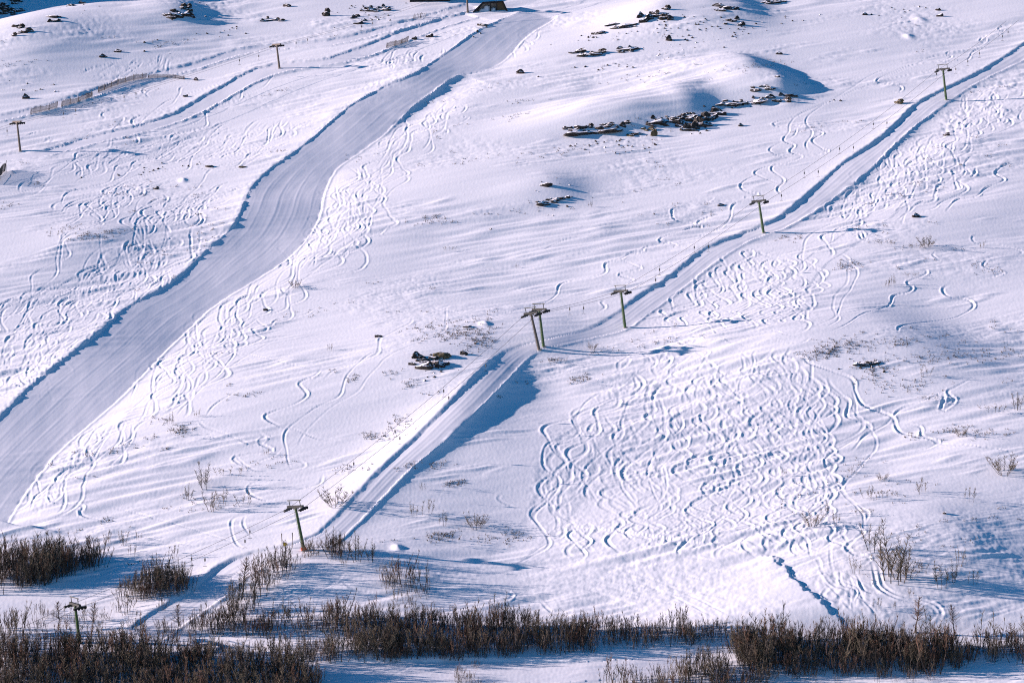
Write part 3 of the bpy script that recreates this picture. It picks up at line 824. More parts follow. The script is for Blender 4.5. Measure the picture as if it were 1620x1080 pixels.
# ------------------------------------------------------------------ ropes and their hangers
def rope(points, label, group):
    path = []
    for a, b in zip(points[:-1], points[1:]):
        L = np.linalg.norm(b - a); n = max(int(L / 4), 3)
        for k in range(n):
            t = k / n; p = a + (b - a) * t
            path.append(p - np.array((0, 0, 4 * .012 * L * t * (1 - t))))
    path.append(points[-1])
    m = MB(); m.tube(path, .03, 4)
    m.build('tow_rope', rope_steel, label=label, cat='tow rope', group=group)
    return np.array(path)
def beyond(ends, k):                       # towards the next tower outside the picture
    a, b = ends[-2][k], ends[-1][k]
    return b + (b - a) * .45
ROPES = []
eA = [TA[0][1], TA[1][1], TA[2][1], TA[4][1], TA[5][1], TA[6][1]]
for k, w in ((0, 'uphill running steel tow rope strung over the green lift towers'), (1, 'second steel tow rope over the green lift towers, on the track side')):
    first = eA[0][k] - (eA[1][k] - eA[0][k]) * .6
    ROPES.append((rope([first] + [e[k] for e in eA] + [beyond(eA, k)], w, 'ropes of the straight tow lift'), 'A'))
eB = [t[1] for t in TB]
for k, w in ((0, 'steel tow rope of the wooden towers, on the side of the snow fences'), (1, 'steel tow rope of the wooden towers, on the side of the piste')):
    first = eB[0][k] - (eB[1][k] - eB[0][k]) * .4
    ROPES.append((rope([first] + [e[k] for e in eB] + [beyond(eB, k)], w, 'ropes of the upper tow line'), 'B'))
m = MB()
m.tube([(0, 0, -.02), (0, 0, -.55)], .025, 4)
m.tube([(0, 0, -.55), (0, 0, -.62), (0, 0, -1.08), (0, 0, -1.15)], [.05, .13, .13, .05], 8)
m.tube([(0, 0, -1.15), (0, 0, -2.0)], .018, 4)
m.tube([(-.38, 0, -2.06), (-.2, 0, -2.0), (.2, 0, -2.0), (.38, 0, -2.06)], .035, 5)
hanger_mesh = m.mesh('tow_hanger', dark_steel)
for (hx, hy) in [(1275, 277), (1299, 276), (1242, 315), (1328, 238), (1354, 235), (1381, 202), (1406, 200), (1482, 122), (1510, 118), (1530, 98), (1558, 94), (1607, 68), (1586, 64),
                 (908, 488), (916, 493), (1038, 434), (1046, 443), (1101, 393), (1126, 388), (778, 578), (700, 618), (709, 637), (628, 682), (637, 690), (560, 740), (397, 852), (392, 846), (311, 893), (320, 886), (235, 918),
                 (384, 95), (409, 88), (195, 153), (218, 150), (95, 180), (118, 178), (15, 208), (489, 68), (470, 60), (575, 45), (590, 40)]:
    best = None
    for P, w in ROPES:
        q = project(P); ok = (q[:, 0] > -200)
        d = np.hypot(q[:, 0] - hx, (q[:, 1] + 7 - hy))
        j = int(d.argmin())
        if best is None or d[j] < best[0]: best = (d[j], P[j], w)
    o = link('tow_hanger', hanger_mesh, cat='tow hanger', group='tow bars hanging from the green lift rope' if best[2] == 'A' else 'tow bars hanging from the wooden tower rope',
             label='dark spring box tow bar hanging from the rope of the green towers' if best[2] == 'A' else 'dark spring box tow bar hanging from the rope of the wooden towers')
    o.location = best[1]
    o.rotation_euler = (0, 0, RNG.uniform(-.6, .6))

# ------------------------------------------------------------------ yellow sign and marker sticks by the orange pad
g = ground([(451, 873)])[0]
root = link('warning_sign', None, label='round yellow sign on a thin stick beside the orange padded tower', cat='sign'); root.location = g
m = MB(); m.tube([(0, 0, -.4), (0, 0, 1.5)], .045, 6); m.build('post', grey_wood, root)
m = MB(); m.tube([(0, .0, 1.45), (0, -.05, 1.45)], .36, 16); m.build('disc', yellow_sign, root)
for (bx_, by_, h_, w_) in [(446, 868, 25, 'dark thin marker stick standing behind the yellow sign'), (463, 866, 24, 'dark thin marker stick between the yellow sign and the padded tower')]:
    g = ground([(bx_, by_)])[0]
    m = MB(); hh = h_ / px_per_m(g)
    m.tube([(0, 0, -.3), (0, 0, hh * .45), (-.06, 0, hh)], [.05, .05, .09], 6)
    m.build('marker_stick', grey_wood, label=w_, cat='marker stick', group='marker sticks by the yellow sign').location = g

# ------------------------------------------------------------------ the low hut at the top, and the cabin cut by the edge
g = ground([(776, 18)])[0]; s = px_per_m(g)
root = link('mountain_hut', None, label='low dark roofed hut half buried in snow beside the piste', cat='hut'); root.location = g
W = 56 / s; Hh = 15 / s * 1.02; D = 5.0
def quad_slab(a, b, c, d, th, n):
    m_ = MB(); n = np.array(n, float); n /= np.linalg.norm(n)
    top = [np.array(p, float) for p in (a, b, c, d)]; bot = [p - n * th for p in top]
    k = len(m_.v); m_.v += [tuple(p) for p in top + bot]
    m_.f += [(k, k + 1, k + 2, k + 3), (k + 7, k + 6, k + 5, k + 4)] + [(k + i, k + 4 + i, k + 4 + (i + 1) % 4, k + (i + 1) % 4) for i in range(4)]
    return m_
rl, rr_ = -W * .22, W * .40
for (a, b, c, d, n) in [((-W / 2, -1.2, -.3), (rl, -1.2, Hh - .25), (rl, D, Hh - .25), (-W / 2, D, -.3), (-1, 0, 1)),
                        ((rl, -1.2, Hh - .25), (rl + W * .34, -1.2, Hh), (rl + W * .34, D, Hh), (rl, D, Hh - .25), (-.1, 0, 1)),
                        ((rl + W * .34, -1.4, Hh - .1), (W * .36, -1.4, Hh + .12), (W * .36, D, Hh + .12), (rl + W * .34, D, Hh - .1), (0, 0, 1)),
                        ((W * .36, -1.2, Hh + .1), (W / 2, -1.2, -.3), (W / 2, D, -.3), (W * .36, D, Hh + .1), (1, 0, 1))]:
    quad_slab(a, b, c, d, .42, n).build('roof_slab', roof_dark, root)
m = MB(); m.poly([(W * .18, -.6, -.3), (W * .45, -.6, -.3), (W * .345, -.6, Hh - .2), (W * .18, -.6, Hh - .35)]); m.poly([(W * .18, -.6, -.3), (W * .18, -.6, Hh - .35), (W * .18, D, Hh - .35), (W * .18, D, -.3)])
m.build('side_panel', hut_wood, root)
for px_ in (0.0, W * .16):
    m = MB(); m.box((px_, -.8, Hh * .4), (.28, .28, Hh * .95)); m.build('post', roof_dark, root)
m = MB(); m.poly([(-W * .42, .9, -.3), (W * .2, .9, -.3), (W * .2, .9, Hh * .86), (-W * .2, .9, Hh * .8)]); m.build('back_wall', concrete, root)
m = MB()
for (cx_, w_, h_) in ((-W * .2, 1.6, .9), (-W * .1, 1.3, 1.9), (W * .05, 1.0, .8), (W * .1, 1.1, 1.2)):
    ring = [(cx_ + w_ * math.cos(t), -.1 + .9 * math.sin(t), -.3) for t in np.linspace(0, 2 * math.pi, 9)[:-1]]
    mid = [(cx_ + .7 * w_ * math.cos(t + .3), .1 + .6 * math.sin(t + .3), h_ * .7) for t in np.linspace(0, 2 * math.pi, 9)[:-1]]
    k = len(m.v); m.v += ring + mid + [(cx_, .2, h_)]
    for i in range(8):
        j = (i + 1) % 8; m.f += [(k + i, k + j, k + 8 + j, k + 8 + i), (k + 8 + i, k + 8 + j, k + 16)]
m.build('snow_drift', snow, root, smooth=True)
g = ground([(680, 3)])[0]
root = link('cabin', None, label='dark wooden cabin almost wholly above the top edge, uphill of the hut', cat='cabin'); root.location = g
m = MB(); m.box((0, 3, 1.5), (12, 6, 3.4)); m.build('wall', roof_dark, root)
quad_slab((-6.6, -.6, 2.9), (6.6, -.6, 2.9), (6.6, 3.0, 5.0), (-6.6, 3.0, 5.0), .25, (0, -.5, 1)).build('roof', roof_dark, root)
quad_slab((6.6, 6.6, 2.9), (-6.6, 6.6, 2.9), (-6.6, 3.0, 5.0), (6.6, 3.0, 5.0), .25, (0, .5, 1)).build('roof', roof_dark, root)

# ------------------------------------------------------------------ snow fences
def snow_fence(px, h, label, dense=True, group='snow fences on the upper slope'):
    P = plan(spline(px, 6)); P = resample(P, .2)
    zz_ = hz(P[:, 0], P[:, 1])
    root = link('snow_fence', None, label=label, cat='snow fence', group=group)
    o = np.array((P[0, 0], P[0, 1], zz_[0])); root.location = o
    pts = np.c_[P, zz_] - o
    lean = np.array((.18, -.25, 1.0)); lean /= np.linalg.norm(lean)
    L = 0; sl = MB(); k = 0
    for i in range(0, len(pts)):
        hh = h * (1 + .12 * math.sin(i * .21) + RNG.normal(0, .05))
        d = pts[min(i + 1, len(pts) - 1)] - pts[max(i - 1, 0)]; d = d / np.linalg.norm(d)
        if i % 13 == 0:
            m = MB(); m.box(pts[i] + lean * (h * .5), (.11, .11, h * 1.35), (tuple(d), tuple(np.cross(lean, d)), tuple(lean)))
            m.build('post', fence_wood, root)
            if i % 26 == 0:
                m = MB(); a_ = pts[i] + lean * h * .95; b_ = pts[i] + np.array((.5, -1.4, -.25)) * h * .8
                m.tube([a_, b_], .045, 4); m.build('brace', fence_wood, root)
        if dense or i % 3 == 0:
            sl.box(pts[i] + lean * (hh * .52), (.10, .03, hh), (tuple(d), tuple(np.cross(lean, d)), tuple(lean)))
    for f in (.3, .85):
        sl.tube([p + lean * h * f for p in pts[::4]], .035, 4)
    sl.build('slat_panel', fence_wood, root, kind='stuff')
snow_fence([(48, 181), (70, 176), (90, 171)], 1.6, 'slatted wooden snow fence beside the service road, nearest the T head tower')
snow_fence([(97, 169), (120, 163), (146, 153)], 1.5, 'slatted wooden snow fence with braces, middle one along the service road')
snow_fence([(155, 147), (180, 137), (205, 129), (231, 124)], 1.5, 'longest slatted snow fence, curving uphill beside the service road')
snow_fence([(234, 124), (262, 123), (292, 126)], .9, 'low slatted snow fence half buried in snow where the curving fence ends')
snow_fence([(611, 76), (628, 72), (645, 66)], 1.4, 'short slatted snow fence with tall posts below the hut')
snow_fence([(654, 31), (664, 29), (675, 27)], 1.4, 'short gappy snow fence by the churned track under the cabin', dense=False)
snow_fence([(-14, 292), (-2, 281), (8, 271)], 2.4, 'tall snow fence with a long brace cut by the picture edge')
# ------------------------------------------------------------------ rocks breaking through the snow
def rock_material(name, dark, light, lichen=None, snowline=.70):
    m = bpy.data.materials.new(name); m.use_nodes = True
    nt = m.node_tree; b = nt.nodes['Principled BSDF']; b.inputs['Roughness'].default_value = .85; b.inputs['Specular IOR Level'].default_value = .2
    tc = nt.nodes.new('ShaderNodeTexCoord'); geo = nt.nodes.new('ShaderNodeNewGeometry')
    n1 = nt.nodes.new('ShaderNodeTexNoise'); n1.inputs['Scale'].default_value = 2.2; n1.inputs['Detail'].default_value = 6
    nt.links.new(geo.outputs['Position'], n1.inputs['Vector'])
    r = nt.nodes.new('ShaderNodeValToRGB'); r.color_ramp.elements[0].position = .35; r.color_ramp.elements[1].position = .7
    r.color_ramp.elements[0].color = (*dark, 1); r.color_ramp.elements[1].color = (*light, 1)
    nt.links.new(n1.outputs['Fac'], r.inputs[0])
    sx = nt.nodes.new('ShaderNodeSeparateXYZ'); nt.links.new(geo.outputs['Normal'], sx.inputs[0])
    n2 = nt.nodes.new('ShaderNodeTexNoise'); n2.inputs['Scale'].default_value = 1.1; n2.inputs['Detail'].default_value = 4
    nt.links.new(geo.outputs['Position'], n2.inputs['Vector'])
    add = nt.nodes.new('ShaderNodeMath'); add.operation = 'MULTIPLY_ADD'; add.inputs[1].default_value = 1.1
    nt.links.new(n2.outputs['Fac'], add.inputs[0]); nt.links.new(sx.outputs['Z'], add.inputs[2])
    gt = nt.nodes.new('ShaderNodeMapRange'); gt.inputs['From Min'].default_value = snowline + .50; gt.inputs['From Max'].default_value = snowline + .58
    nt.links.new(add.outputs[0], gt.inputs['Value'])
    mx = nt.nodes.new('ShaderNodeMix'); mx.data_type = 'RGBA'
    mx.inputs[7].default_value = (.83, .84, .86, 1)
    nt.links.new(gt.outputs[0], mx.inputs[0]); nt.links.new(r.outputs[0], mx.inputs[6])
    nt.links.new(mx.outputs[2], b.inputs['Base Color'])
    bp = nt.nodes.new('ShaderNodeBump'); bp.inputs['Strength'].default_value = .7; bp.inputs['Distance'].default_value = .08
    nt.links.new(n1.outputs['Fac'], bp.inputs['Height']); nt.links.new(bp.outputs[0], b.inputs['Normal'])
    return m
ROCK = {'dark': rock_material('dark_rock', (.014, .013, .014), (.075, .064, .052)),
        'brown': rock_material('brown_rock', (.07, .055, .03), (.16, .13, .07), snowline=.85)}
import bmesh
def rock_mesh(seed, kind):
    r = np.random.default_rng(seed)
    bm = bmesh.new()
    bmesh.ops.create_icosphere(bm, subdivisions=3, radius=1.0)
    dirs = r.normal(size=(11, 3)); dirs /= np.linalg.norm(dirs, axis=1)[:, None]
    cuts = r.uniform(.45, .85, 11)
    for v in bm.verts:
        p = np.array(v.co)
        for d, c in zip(dirs, cuts):
            h = p @ d
            if h > c: p = p - d * (h - c) * .92
        p += r.normal(0, .03, 3); p[2] += .10 * math.sin(p[2] * 9 + 2 * p[0]); p[0] += .08 * math.sin(p[2] * 13 + seed)
        v.co = p
    me = bpy.data.meshes.new('rock'); bm.to_mesh(me); bm.free()
    me.materials.append(ROCK[kind])
    return me
RM = {k: [rock_mesh(100 + i, k) for i in range(7)] for k in ROCK}

def place_rock(p, w, h, kind='dark', parent=None, off=None, sink=.12, **kw):
    o = link(kw.pop('name', 'rock'), random.choice(RM[kind]), parent, **kw)
    o.scale = (w / 2 * 1.15, max(w * .30, .6) * random.uniform(.8, 1.2), h * .8)
    o.rotation_euler = (random.uniform(-.15, .15), random.uniform(-.25, .05), random.uniform(-.35, .35))
    o.location = (p[0], p[1], p[2] + h * (.24 - sink)) if off is None else (p[0] - off[0], p[1] - off[1], p[2] + h * (.24 - sink) - off[2])
    return o

def outcrop(px, py, w, h, n, label, kind='dark', tilt=-.08, brown=0.0):
    """n rocks in a ragged band w by h picture pixels wide, dipping with the slope"""
    g = ground([(px, py + h * .3)])[0]
    root = link('rock_outcrop', None, label=label, cat='rock outcrop'); root.location = g
    s = px_per_m(g)
    q = []
    for k in range(n):
        t = (k + .5) / n - .5 + random.uniform(-.4, .4) / n
        q.append((px + t * w * .92, py + t * w * tilt + random.uniform(-.45, .5) * h))
    G = ground(q)
    if w >= 34 and kind == 'dark' and not brown:          # the body of the ledge, half buried
        for f, l in ((-.2, .5), (.22, .42)):
            c = ground([(px + f * w, py + f * w * tilt + h * .25)])[0]
            place_rock(c, w * l / s, h * .62 / s, kind, root, g, sink=.42)
    for k in range(n):
        ww = w / n * random.choice((.9, 1.6, 2.4, 3.2)) * random.uniform(.8, 1.2) / s
        hh = h * random.uniform(.35, .8) / s
        ww = max(ww, .7, hh * 1.3)
        place_rock(G[k], ww, max(min(hh, ww * .7), .45), 'brown' if random.random() < brown else kind, root, g, sink=.40)

def boulder(px, py, w, h, label, kind='dark', group=None):
    g = ground([(px, py + h * .45)])[0]; s = px_per_m(g)
    place_rock(g, w / s, h / s, kind, name='boulder', label=label, cat='rock', group=group)

for a in [
        (942, 204, 112, 15, 17, 'long black rock ledge, longest dark band on the slope, left of the brown stone'),
        (1048, 190, 62, 12, 9, 'black rock ledge with a snow cap between the long ledge and the ragged crag'),
        (1103, 192, 68, 28, 18, 'ragged black crag casting a blue shadow, at the end of the long ledges'),
        (1178, 160, 95, 10, 15, 'broken line of flat dark stones just above the ragged crag'),
        (1238, 156, 38, 16, 5, 'black wedge of rock in blue shade at the end of the flat stones'),
        (1205, 139, 40, 8, 5, 'small dark stones on the crest above the black wedge'),
        (868, 318, 42, 10, 5, 'small black stones with a blue shadow on the open mid slope'),
        (682, 574, 62, 24, 11, 'black broken rocks with snow between them beside the close pair of towers'),
        (285, 20, 42, 20, 10, 'snow capped dark rocks near the top, above the smooth white hill'),
        (597, 14, 50, 12, 9, 'scattered dark rocks at the top, uphill of the long service road'),
        (568, 30, 24, 16, 4, 'dark rocks below the scattered ones by the tall snow fence posts'),
        (430, 30, 36, 10, 4, 'low dark rocks near the top above the brown tower'),
        (125, 8, 30, 11, 3, 'dark rocks under the snowy crest in the upper corner'),
        (35, 48, 30, 16, 7, 'dark rocks on the round snowy knob in the upper corner'),
        (86, 30, 20, 14, 3, 'small dark rocks beside the snowy knob in the upper corner'),
        (16, 12, 40, 26, 12, 'black cliff rocks in deep shade at the very corner of the picture'),
        (985, 41, 46, 8, 5, 'flat dark stone slabs right of the upper piste'),
        (1038, 24, 56, 18, 13, 'ragged black rocks at the top edge beyond the upper piste'),
        (930, 85, 56, 10, 6, 'flat dark slabs downhill of the ragged top rocks'),
        (990, 80, 34, 10, 4, 'dark stones next to the flat slabs, towards the snow hollow'),
        (1150, 12, 42, 15, 5, 'snow capped black rocks at the top edge on the big shaded hump'),
        (1220, 3, 36, 7, 4, 'black rocks cut by the top edge on the upper ridge'),
        (1160, 36, 30, 14, 6, 'small dark stones below the snow capped rocks of the shaded hump'),
        (1374, 574, 34, 10, 5, 'dark stones on the heathery knoll above the forked ski track'),
        (1015, 208, 50, 12, 5, 'brownish stones below the long black ledges')]:
    outcrop(*a, brown=.8 if 'brownish' in a[5] else 0)
for a in [
        (701, 558, 32, 15, 'large tan boulder lit by the sun above the black broken rocks', 'brown'),
        (1034, 209, 12, 13, 'yellowish stone standing upright under the black ledges', 'brown'),
        (517, 19, 15, 14, 'dark boulder with a blue shadow alone near the top', 'dark'),
        (455, 7, 15, 8, 'dark boulder at the top edge above the lone dark boulder', 'dark'),
        (1058, 60, 13, 9, 'dark round stone below the ragged top rocks', 'dark'),
        (948, 50, 25, 6, 'thin dark slab beside the piste top', 'dark'),
        (823, 113, 17, 7, 'dark slab beside the shaded notch of the piste', 'dark'),
        (765, 38, 20, 6, 'dark stone in the snow between hut and piste', 'dark'),
        (655, 60, 9, 5, 'small reddish dark stone by the short snow fence', 'dark'),
        (679, 56, 13, 6, 'small dark stones pair near the short snow fence', 'dark'),
        (1423, 160, 17, 8, 'brown edged stone with a snow hood below the upper tow tower', 'brown'),
        (1498, 212, 13, 5, 'dark stone in the churned snow beside the upper tow track', 'dark'),
        (1450, 340, 15, 7, 'dark snow capped stone on the smooth slope right of the tow', 'dark'),
        (1485, 14, 10, 6, 'dark stone at the top right among small stones', 'dark'),
        (1486, 24, 12, 5, 'flat dark stone just below the top right stone', 'dark'),
        (1232, 84, 14, 4, 'thin flat stone on the crest of the shaded step', 'dark'),
        (865, 290, 22, 8, 'small dark stone with snow on it above the mid slope stones', 'dark'),
        (899, 310, 8, 6, 'small round stone casting a streak of shade on the mid slope', 'dark'),
        (421, 488, 9, 6, 'lone small black stone on the snow right of the piste', 'dark'),
        (247, 297, 12, 5, 'lone small black stone left of the piste', 'dark'),
        (333, 262, 16, 5, 'flat dark stone left of the piste bend', 'dark'),
        (385, 263, 14, 4, 'pale brown flat stone left of the piste bend', 'brown'),
        (41, 152, 11, 9, 'snow hooded dark stone in the blue shade by the service road', 'dark'),
        (186, 80, 12, 5, 'dark stone on the slope below the smooth white hill', 'dark'),
        (163, 88, 12, 6, 'dark stone with snow beside the one below the white hill', 'dark'),
        (310, 125, 10, 5, 'small dark stone beyond the end of the low snow fence', 'dark'),
        (293, 151, 8, 5, 'small dark stone with a long shadow below the snow fences', 'dark'),
        (1353, 575, 10, 5, 'small dark stone on the heathery knoll', 'dark'),
        (1172, 197, 9, 5, 'small dark stone in the blue hollow by the crag', 'dark'),
        (1140, 323, 11, 4, 'thin dark stone left of the middle tow tower', 'dark'),
        (1494, 810, 8, 4, 'tiny dark stone on the smooth snow among the bare saplings', 'dark'),
        (1230, 120, 10, 4, 'dark chip of stone above the blue step shadow', 'dark'),
        (1368, 22, 12, 4, 'thin dark stone on the upper right snowfield', 'dark'),
        (740, 515, 16, 5, 'dark chip of rock on the scoured crest near the twin towers', 'dark'),
        (735, 556, 14, 10, 'small dark rock between the tan boulder and the tow track', 'dark'),
        (600, 530, 14, 6, 'dark rock chip at the edge of the scoured crest', 'dark')]:
    boulder(*a)
# small stones and dark flecks in front of the outcrops and on scoured ground
def specks(name, material, patches, size, label, cat, blade=False):
    m = MB()
    for (px, py, rx, ry, n) in patches:
        q = np.c_[px + rx * RNG.normal(0, .5, n), py + ry * RNG.normal(0, .5, n)]
        q[:, 1] -= (q[:, 0] - px) * .12
        G = ground(q)
        for p in G:
            if p[1] > 960: continue
            for _ in range(3 if blade else 1):
                c = p + np.array((RNG.normal(0, .25), RNG.normal(0, .4), 0))
                c[2] = hz(c[0], c[1])
                if blade:
                    for _b in range(4):
                        a = RNG.uniform(0, 6.28); h = size * RNG.uniform(.5, 1.4); w = .05
                        t = np.array((math.cos(a), math.sin(a), 0)) * w
                        lean = np.array((RNG.normal(.1, .25), RNG.normal(0, .25), 0)) * h
                        m.poly([c - t, c + t, c + lean + np.array((0, 0, h))])
                else:
                    s = size * RNG.uniform(.4, 1.5); k = len(m.v)
                    for (ax, ay, az) in ((-1, 0, -.3), (0, -.6, -.2), (1, 0, -.3), (0, .6, -.2), (RNG.uniform(-.3, .3), 0, .55)):
                        m.v.append(tuple(c + s * np.array((ax, ay, az)) * RNG.uniform(.8, 1.2)))
                    m.f += [(k, k + 1, k + 4), (k + 1, k + 2, k + 4), (k + 2, k + 3, k + 4), (k + 3, k, k + 4)]
    return m.build(name, material, label=label, cat=cat, kind='stuff')
specks('stone_scatter', ROCK['dark'], [(940, 228, 60, 8, 18), (1000, 235, 60, 8, 18), (1110, 210, 20, 8, 8), (1180, 165, 70, 10, 20), (1100, 45, 90, 30, 60), (1170, 50, 40, 12, 18), (1060, 75, 60, 14, 18),
        (960, 105, 70, 8, 16), (940, 60, 60, 10, 14), (590, 25, 50, 16, 24), (560, 12, 40, 10, 12), (360, 50, 50, 8, 12), (255, 73, 40, 8, 8), (60, 140, 50, 14, 14), (250, 268, 90, 6, 26), (870, 300, 40, 20, 8), (695, 580, 40, 20, 18),
        (1420, 20, 70, 10, 12), (730, 55, 60, 12, 10), (300, 15, 40, 14, 12), (1370, 575, 40, 18, 14), (1260, 30, 60, 10, 8), (120, 20, 40, 14, 8), (900, 330, 120, 20, 6), (1330, 160, 30, 6, 3)],
       .45, 'small dark stones scattered on the snow round the rock outcrops', 'stones')
heath_mat = noisy(mat('dry_heath', (.10, .07, .045), .9), (.07, .05, .035), (.15, .115, .07), 3)
_fl = np.c_[RNG.uniform(0, 1620, 1500), RNG.uniform(40, 900, 1500)]
_G = ground(_fl)
_ok = (grid_at(sc, _G[:, 0], _G[:, 1]) > .45) & (grid_at(REGION, _G[:, 0], _G[:, 1]) < .1)
_ok &= ~((_fl[:, 0] > 850) & (_fl[:, 0] < 1320) & (_fl[:, 1] > 560))
specks('heath_tufts', heath_mat, [(a, b, 16, 2.5, 3) for a, b in _fl[_ok][:230]] + [(730, 528, 50, 10, 110), (760, 540, 30, 14, 80), (700, 515, 60, 8, 50), (650, 608, 16, 8, 16), (560, 600, 10, 8, 14), (620, 590, 12, 6, 10), (1330, 548, 60, 14, 110), (1300, 560, 40, 10, 50), (1385, 585, 30, 20, 70), (1480, 565, 70, 12, 60), (1430, 540, 50, 8, 40),
        (1580, 560, 50, 12, 40), (1440, 610, 60, 14, 40), (150, 372, 40, 8, 60), (100, 365, 30, 8, 24), (10, 325, 20, 8, 14), (60, 290, 12, 6, 8), (1340, 420, 30, 10, 40), (1250, 378, 20, 8, 18), (680, 345, 26, 6, 24), (700, 350, 50, 6, 18), (900, 240, 70, 10, 30), (1190, 105, 50, 8, 30), (1000, 125, 60, 8, 16), (810, 185, 30, 8, 14), (830, 160, 30, 4, 10),
        (285, 680, 22, 10, 30), (250, 663, 20, 6, 12), (600, 690, 40, 12, 30), (640, 670, 30, 14, 24), (700, 848, 30, 8, 40), (720, 765, 24, 6, 24), (800, 850, 60, 10, 40), (650, 735, 30, 8, 16), (690, 735, 20, 6, 14), (920, 598, 24, 8, 24), (1020, 545, 90, 6, 24), (870, 570, 14, 4, 14), (270, 70, 50, 10, 18), (30, 100, 40, 6, 14), (480, 500, 60, 10, 10),
        (1520, 680, 50, 10, 26), (1560, 690, 50, 8, 16), (1400, 780, 60, 14, 24), (1350, 740, 50, 20, 14), (420, 735, 50, 10, 12), (330, 790, 60, 20, 30), (560, 740, 40, 12, 16), (385, 625, 30, 4, 14), (1440, 690, 14, 6, 8), (1250, 790, 60, 20, 12), (1450, 900, 60, 14, 30), (850, 330, 80, 16, 12), (560, 250, 30, 8, 6)],
       .26, 'dry brown heath and grass tips poking through the thin snow', 'heath', blade=True)
# ------------------------------------------------------------------ bare birch and willow scrub
bark = noisy(mat('birch_bark', (.06, .047, .038), .85), (.042, .034, .028), (.10, .08, .066), 2.0, stretch=(3, 3, .6))
twig_brown = noisy(mat('brown_twigs', (.10, .055, .036), .85), (.07, .04, .027), (.135, .078, .05), .7)
twig_olive = noisy(mat('olive_twigs', (.12, .10, .065), .85), (.09, .075, .05), (.15, .125, .085), .7)

twig_grey = noisy(mat('grey_twigs', (.085, .07, .058), .85), (.06, .05, .042), (.115, .098, .08), .7)
def cone(m, a, b, ra, rb=0.0, sides=3):
    a = np.array(a, float); b = np.array(b, float); d = b - a; d /= np.linalg.norm(d) + 1e-9
    u = np.cross(d, (0.3, .1, 1) if abs(d[2]) < .9 else (1, .2, 0)); u /= np.linalg.norm(u); v = np.cross(d, u)
    k = len(m.v)
    for r, c in ((ra, a), (rb, b)):
        if r == 0: m.v.append(tuple(c)); continue
        for i in range(sides):
            t = 2 * math.pi * i / sides
            m.v.append(tuple(c + r * (math.cos(t) * u + math.sin(t) * v)))
    for i in range(sides):
        j = (i + 1) % sides
        if rb == 0: m.f.append((k + i, k + j, k + sides))
        else: m.f.append((k + i, k + j, k + sides + j, k + sides + i))

def shrub(seed, H, stems, spread, out, nbr, blen, rise, thick=.05, crook=.1, tw=.014, start=.3):
    """H metres tall; stems leave the ground within spread, lean outwards by out"""
    r = np.random.default_rng(seed)
    TT = [] ; T = MB(); C = MB()
    for s in range(stems):
        if stems <= 6:
            T = MB()
        if not TT or stems <= 6: TT.append(T)
        a = 6.28 * (s * .382 + r.uniform(0, .2)); q = math.sqrt(r.uniform(.15, 1))
        p = np.array((math.cos(a) * spread * q * .5, math.sin(a) * spread * q * .5, -.15))
        h = H * r.uniform(.62, 1.0) if s else H
        d = np.array((math.cos(a) * out * q, math.sin(a) * out * q, 1.0))
        n = 5; pts = [p]
        for i in range(n):
            d = d + np.array((r.normal(0, crook), r.normal(0, crook), .05 if out < .5 else .12))
            pts.append(pts[-1] + d / np.linalg.norm(d) * h / n)
        th = thick * h / 4 * r.uniform(.75, 1.2)
        for i in range(n):
            cone(T, pts[i], pts[i + 1], th * (1 - .8 * i / n), th * (1 - .8 * (i + 1) / n))
        for b in range(nbr):
            t = r.uniform(start, .98) * n; i = min(int(t), n - 1); o = pts[i] + (pts[i + 1] - pts[i]) * (t - i)
            az = r.uniform(0, 6.28)
            L = blen * h * (1.15 - t / n) * r.uniform(.6, 1.3) + .15
            e = np.array((math.cos(az), math.sin(az), rise * r.uniform(.5, 1.5))); e /= np.linalg.norm(e)
            m1 = o + e * L * .55; e2 = e + np.array((r.normal(0, .25), r.normal(0, .25), .35)); e2 /= np.linalg.norm(e2)
            m2 = m1 + e2 * L * .5
            cone(C, o, m1, tw * 1.5, tw); cone(C, m1, m2, tw)
            for _ in range(3):
                f = r.uniform(.3, 1); oo = o + (m1 - o) * f if r.random() < .6 else m1 + (m2 - m1) * f
                g_ = e + np.array((r.normal(0, .7), r.normal(0, .7), r.normal(.35, .35))); g_ /= np.linalg.norm(g_)
                cone(C, oo, oo + g_ * L * r.uniform(.25, .5), tw * .85)
    return TT, C

def variants(name, n, twig, **kw):
    out = []
    for i in range(n):
        T, C = shrub(len(name) * 131 + i * 17, **kw)
        out.append(([t.mesh('trunk', bark) for t in T], C.mesh('crown', twig), kw['H']))
    return out
olive_thicket = dict(H=4.0, stems=6, spread=2.4, out=.4, nbr=11, blen=.3, rise=1.5, tw=.018, start=.35, crook=.2)
VAR = {
    'thicket': variants('thicket', 6, twig_brown, H=4.0, stems=5, spread=2.0, out=.28, nbr=13, blen=.24, rise=2.0, tw=.018, start=.38, crook=.14),
    'birch': variants('birch', 4, twig_olive, H=5.0, stems=4, spread=1.3, out=.3, nbr=34, blen=.24, rise=1.0, thick=.055, tw=.02, start=.2),
    'tree': variants('tree', 3, twig_brown, H=4.5, stems=1, spread=.1, out=.2, nbr=60, blen=.36, rise=.7, tw=.02, thick=.10, crook=.2, start=.35),
    'dome': variants('dome', 3, twig_olive, H=2.5, stems=13, spread=.8, out=.95, nbr=10, blen=.25, rise=.9, thick=.045, tw=.016),
    'sapling': variants('sapling', 3, twig_olive, H=2.5, stems=4, spread=1.4, out=.2, nbr=14, blen=.22, rise=1.2, thick=.045, tw=.016),
    'low': variants('low', 3, twig_olive, H=1.2, stems=12, spread=3.4, out=.7, nbr=5, blen=.3, rise=.6, thick=.06, tw=.018),
}
VAR['thicket'] = VAR['thicket'][:5] + variants('tangle', 1, twig_olive, **olive_thicket)
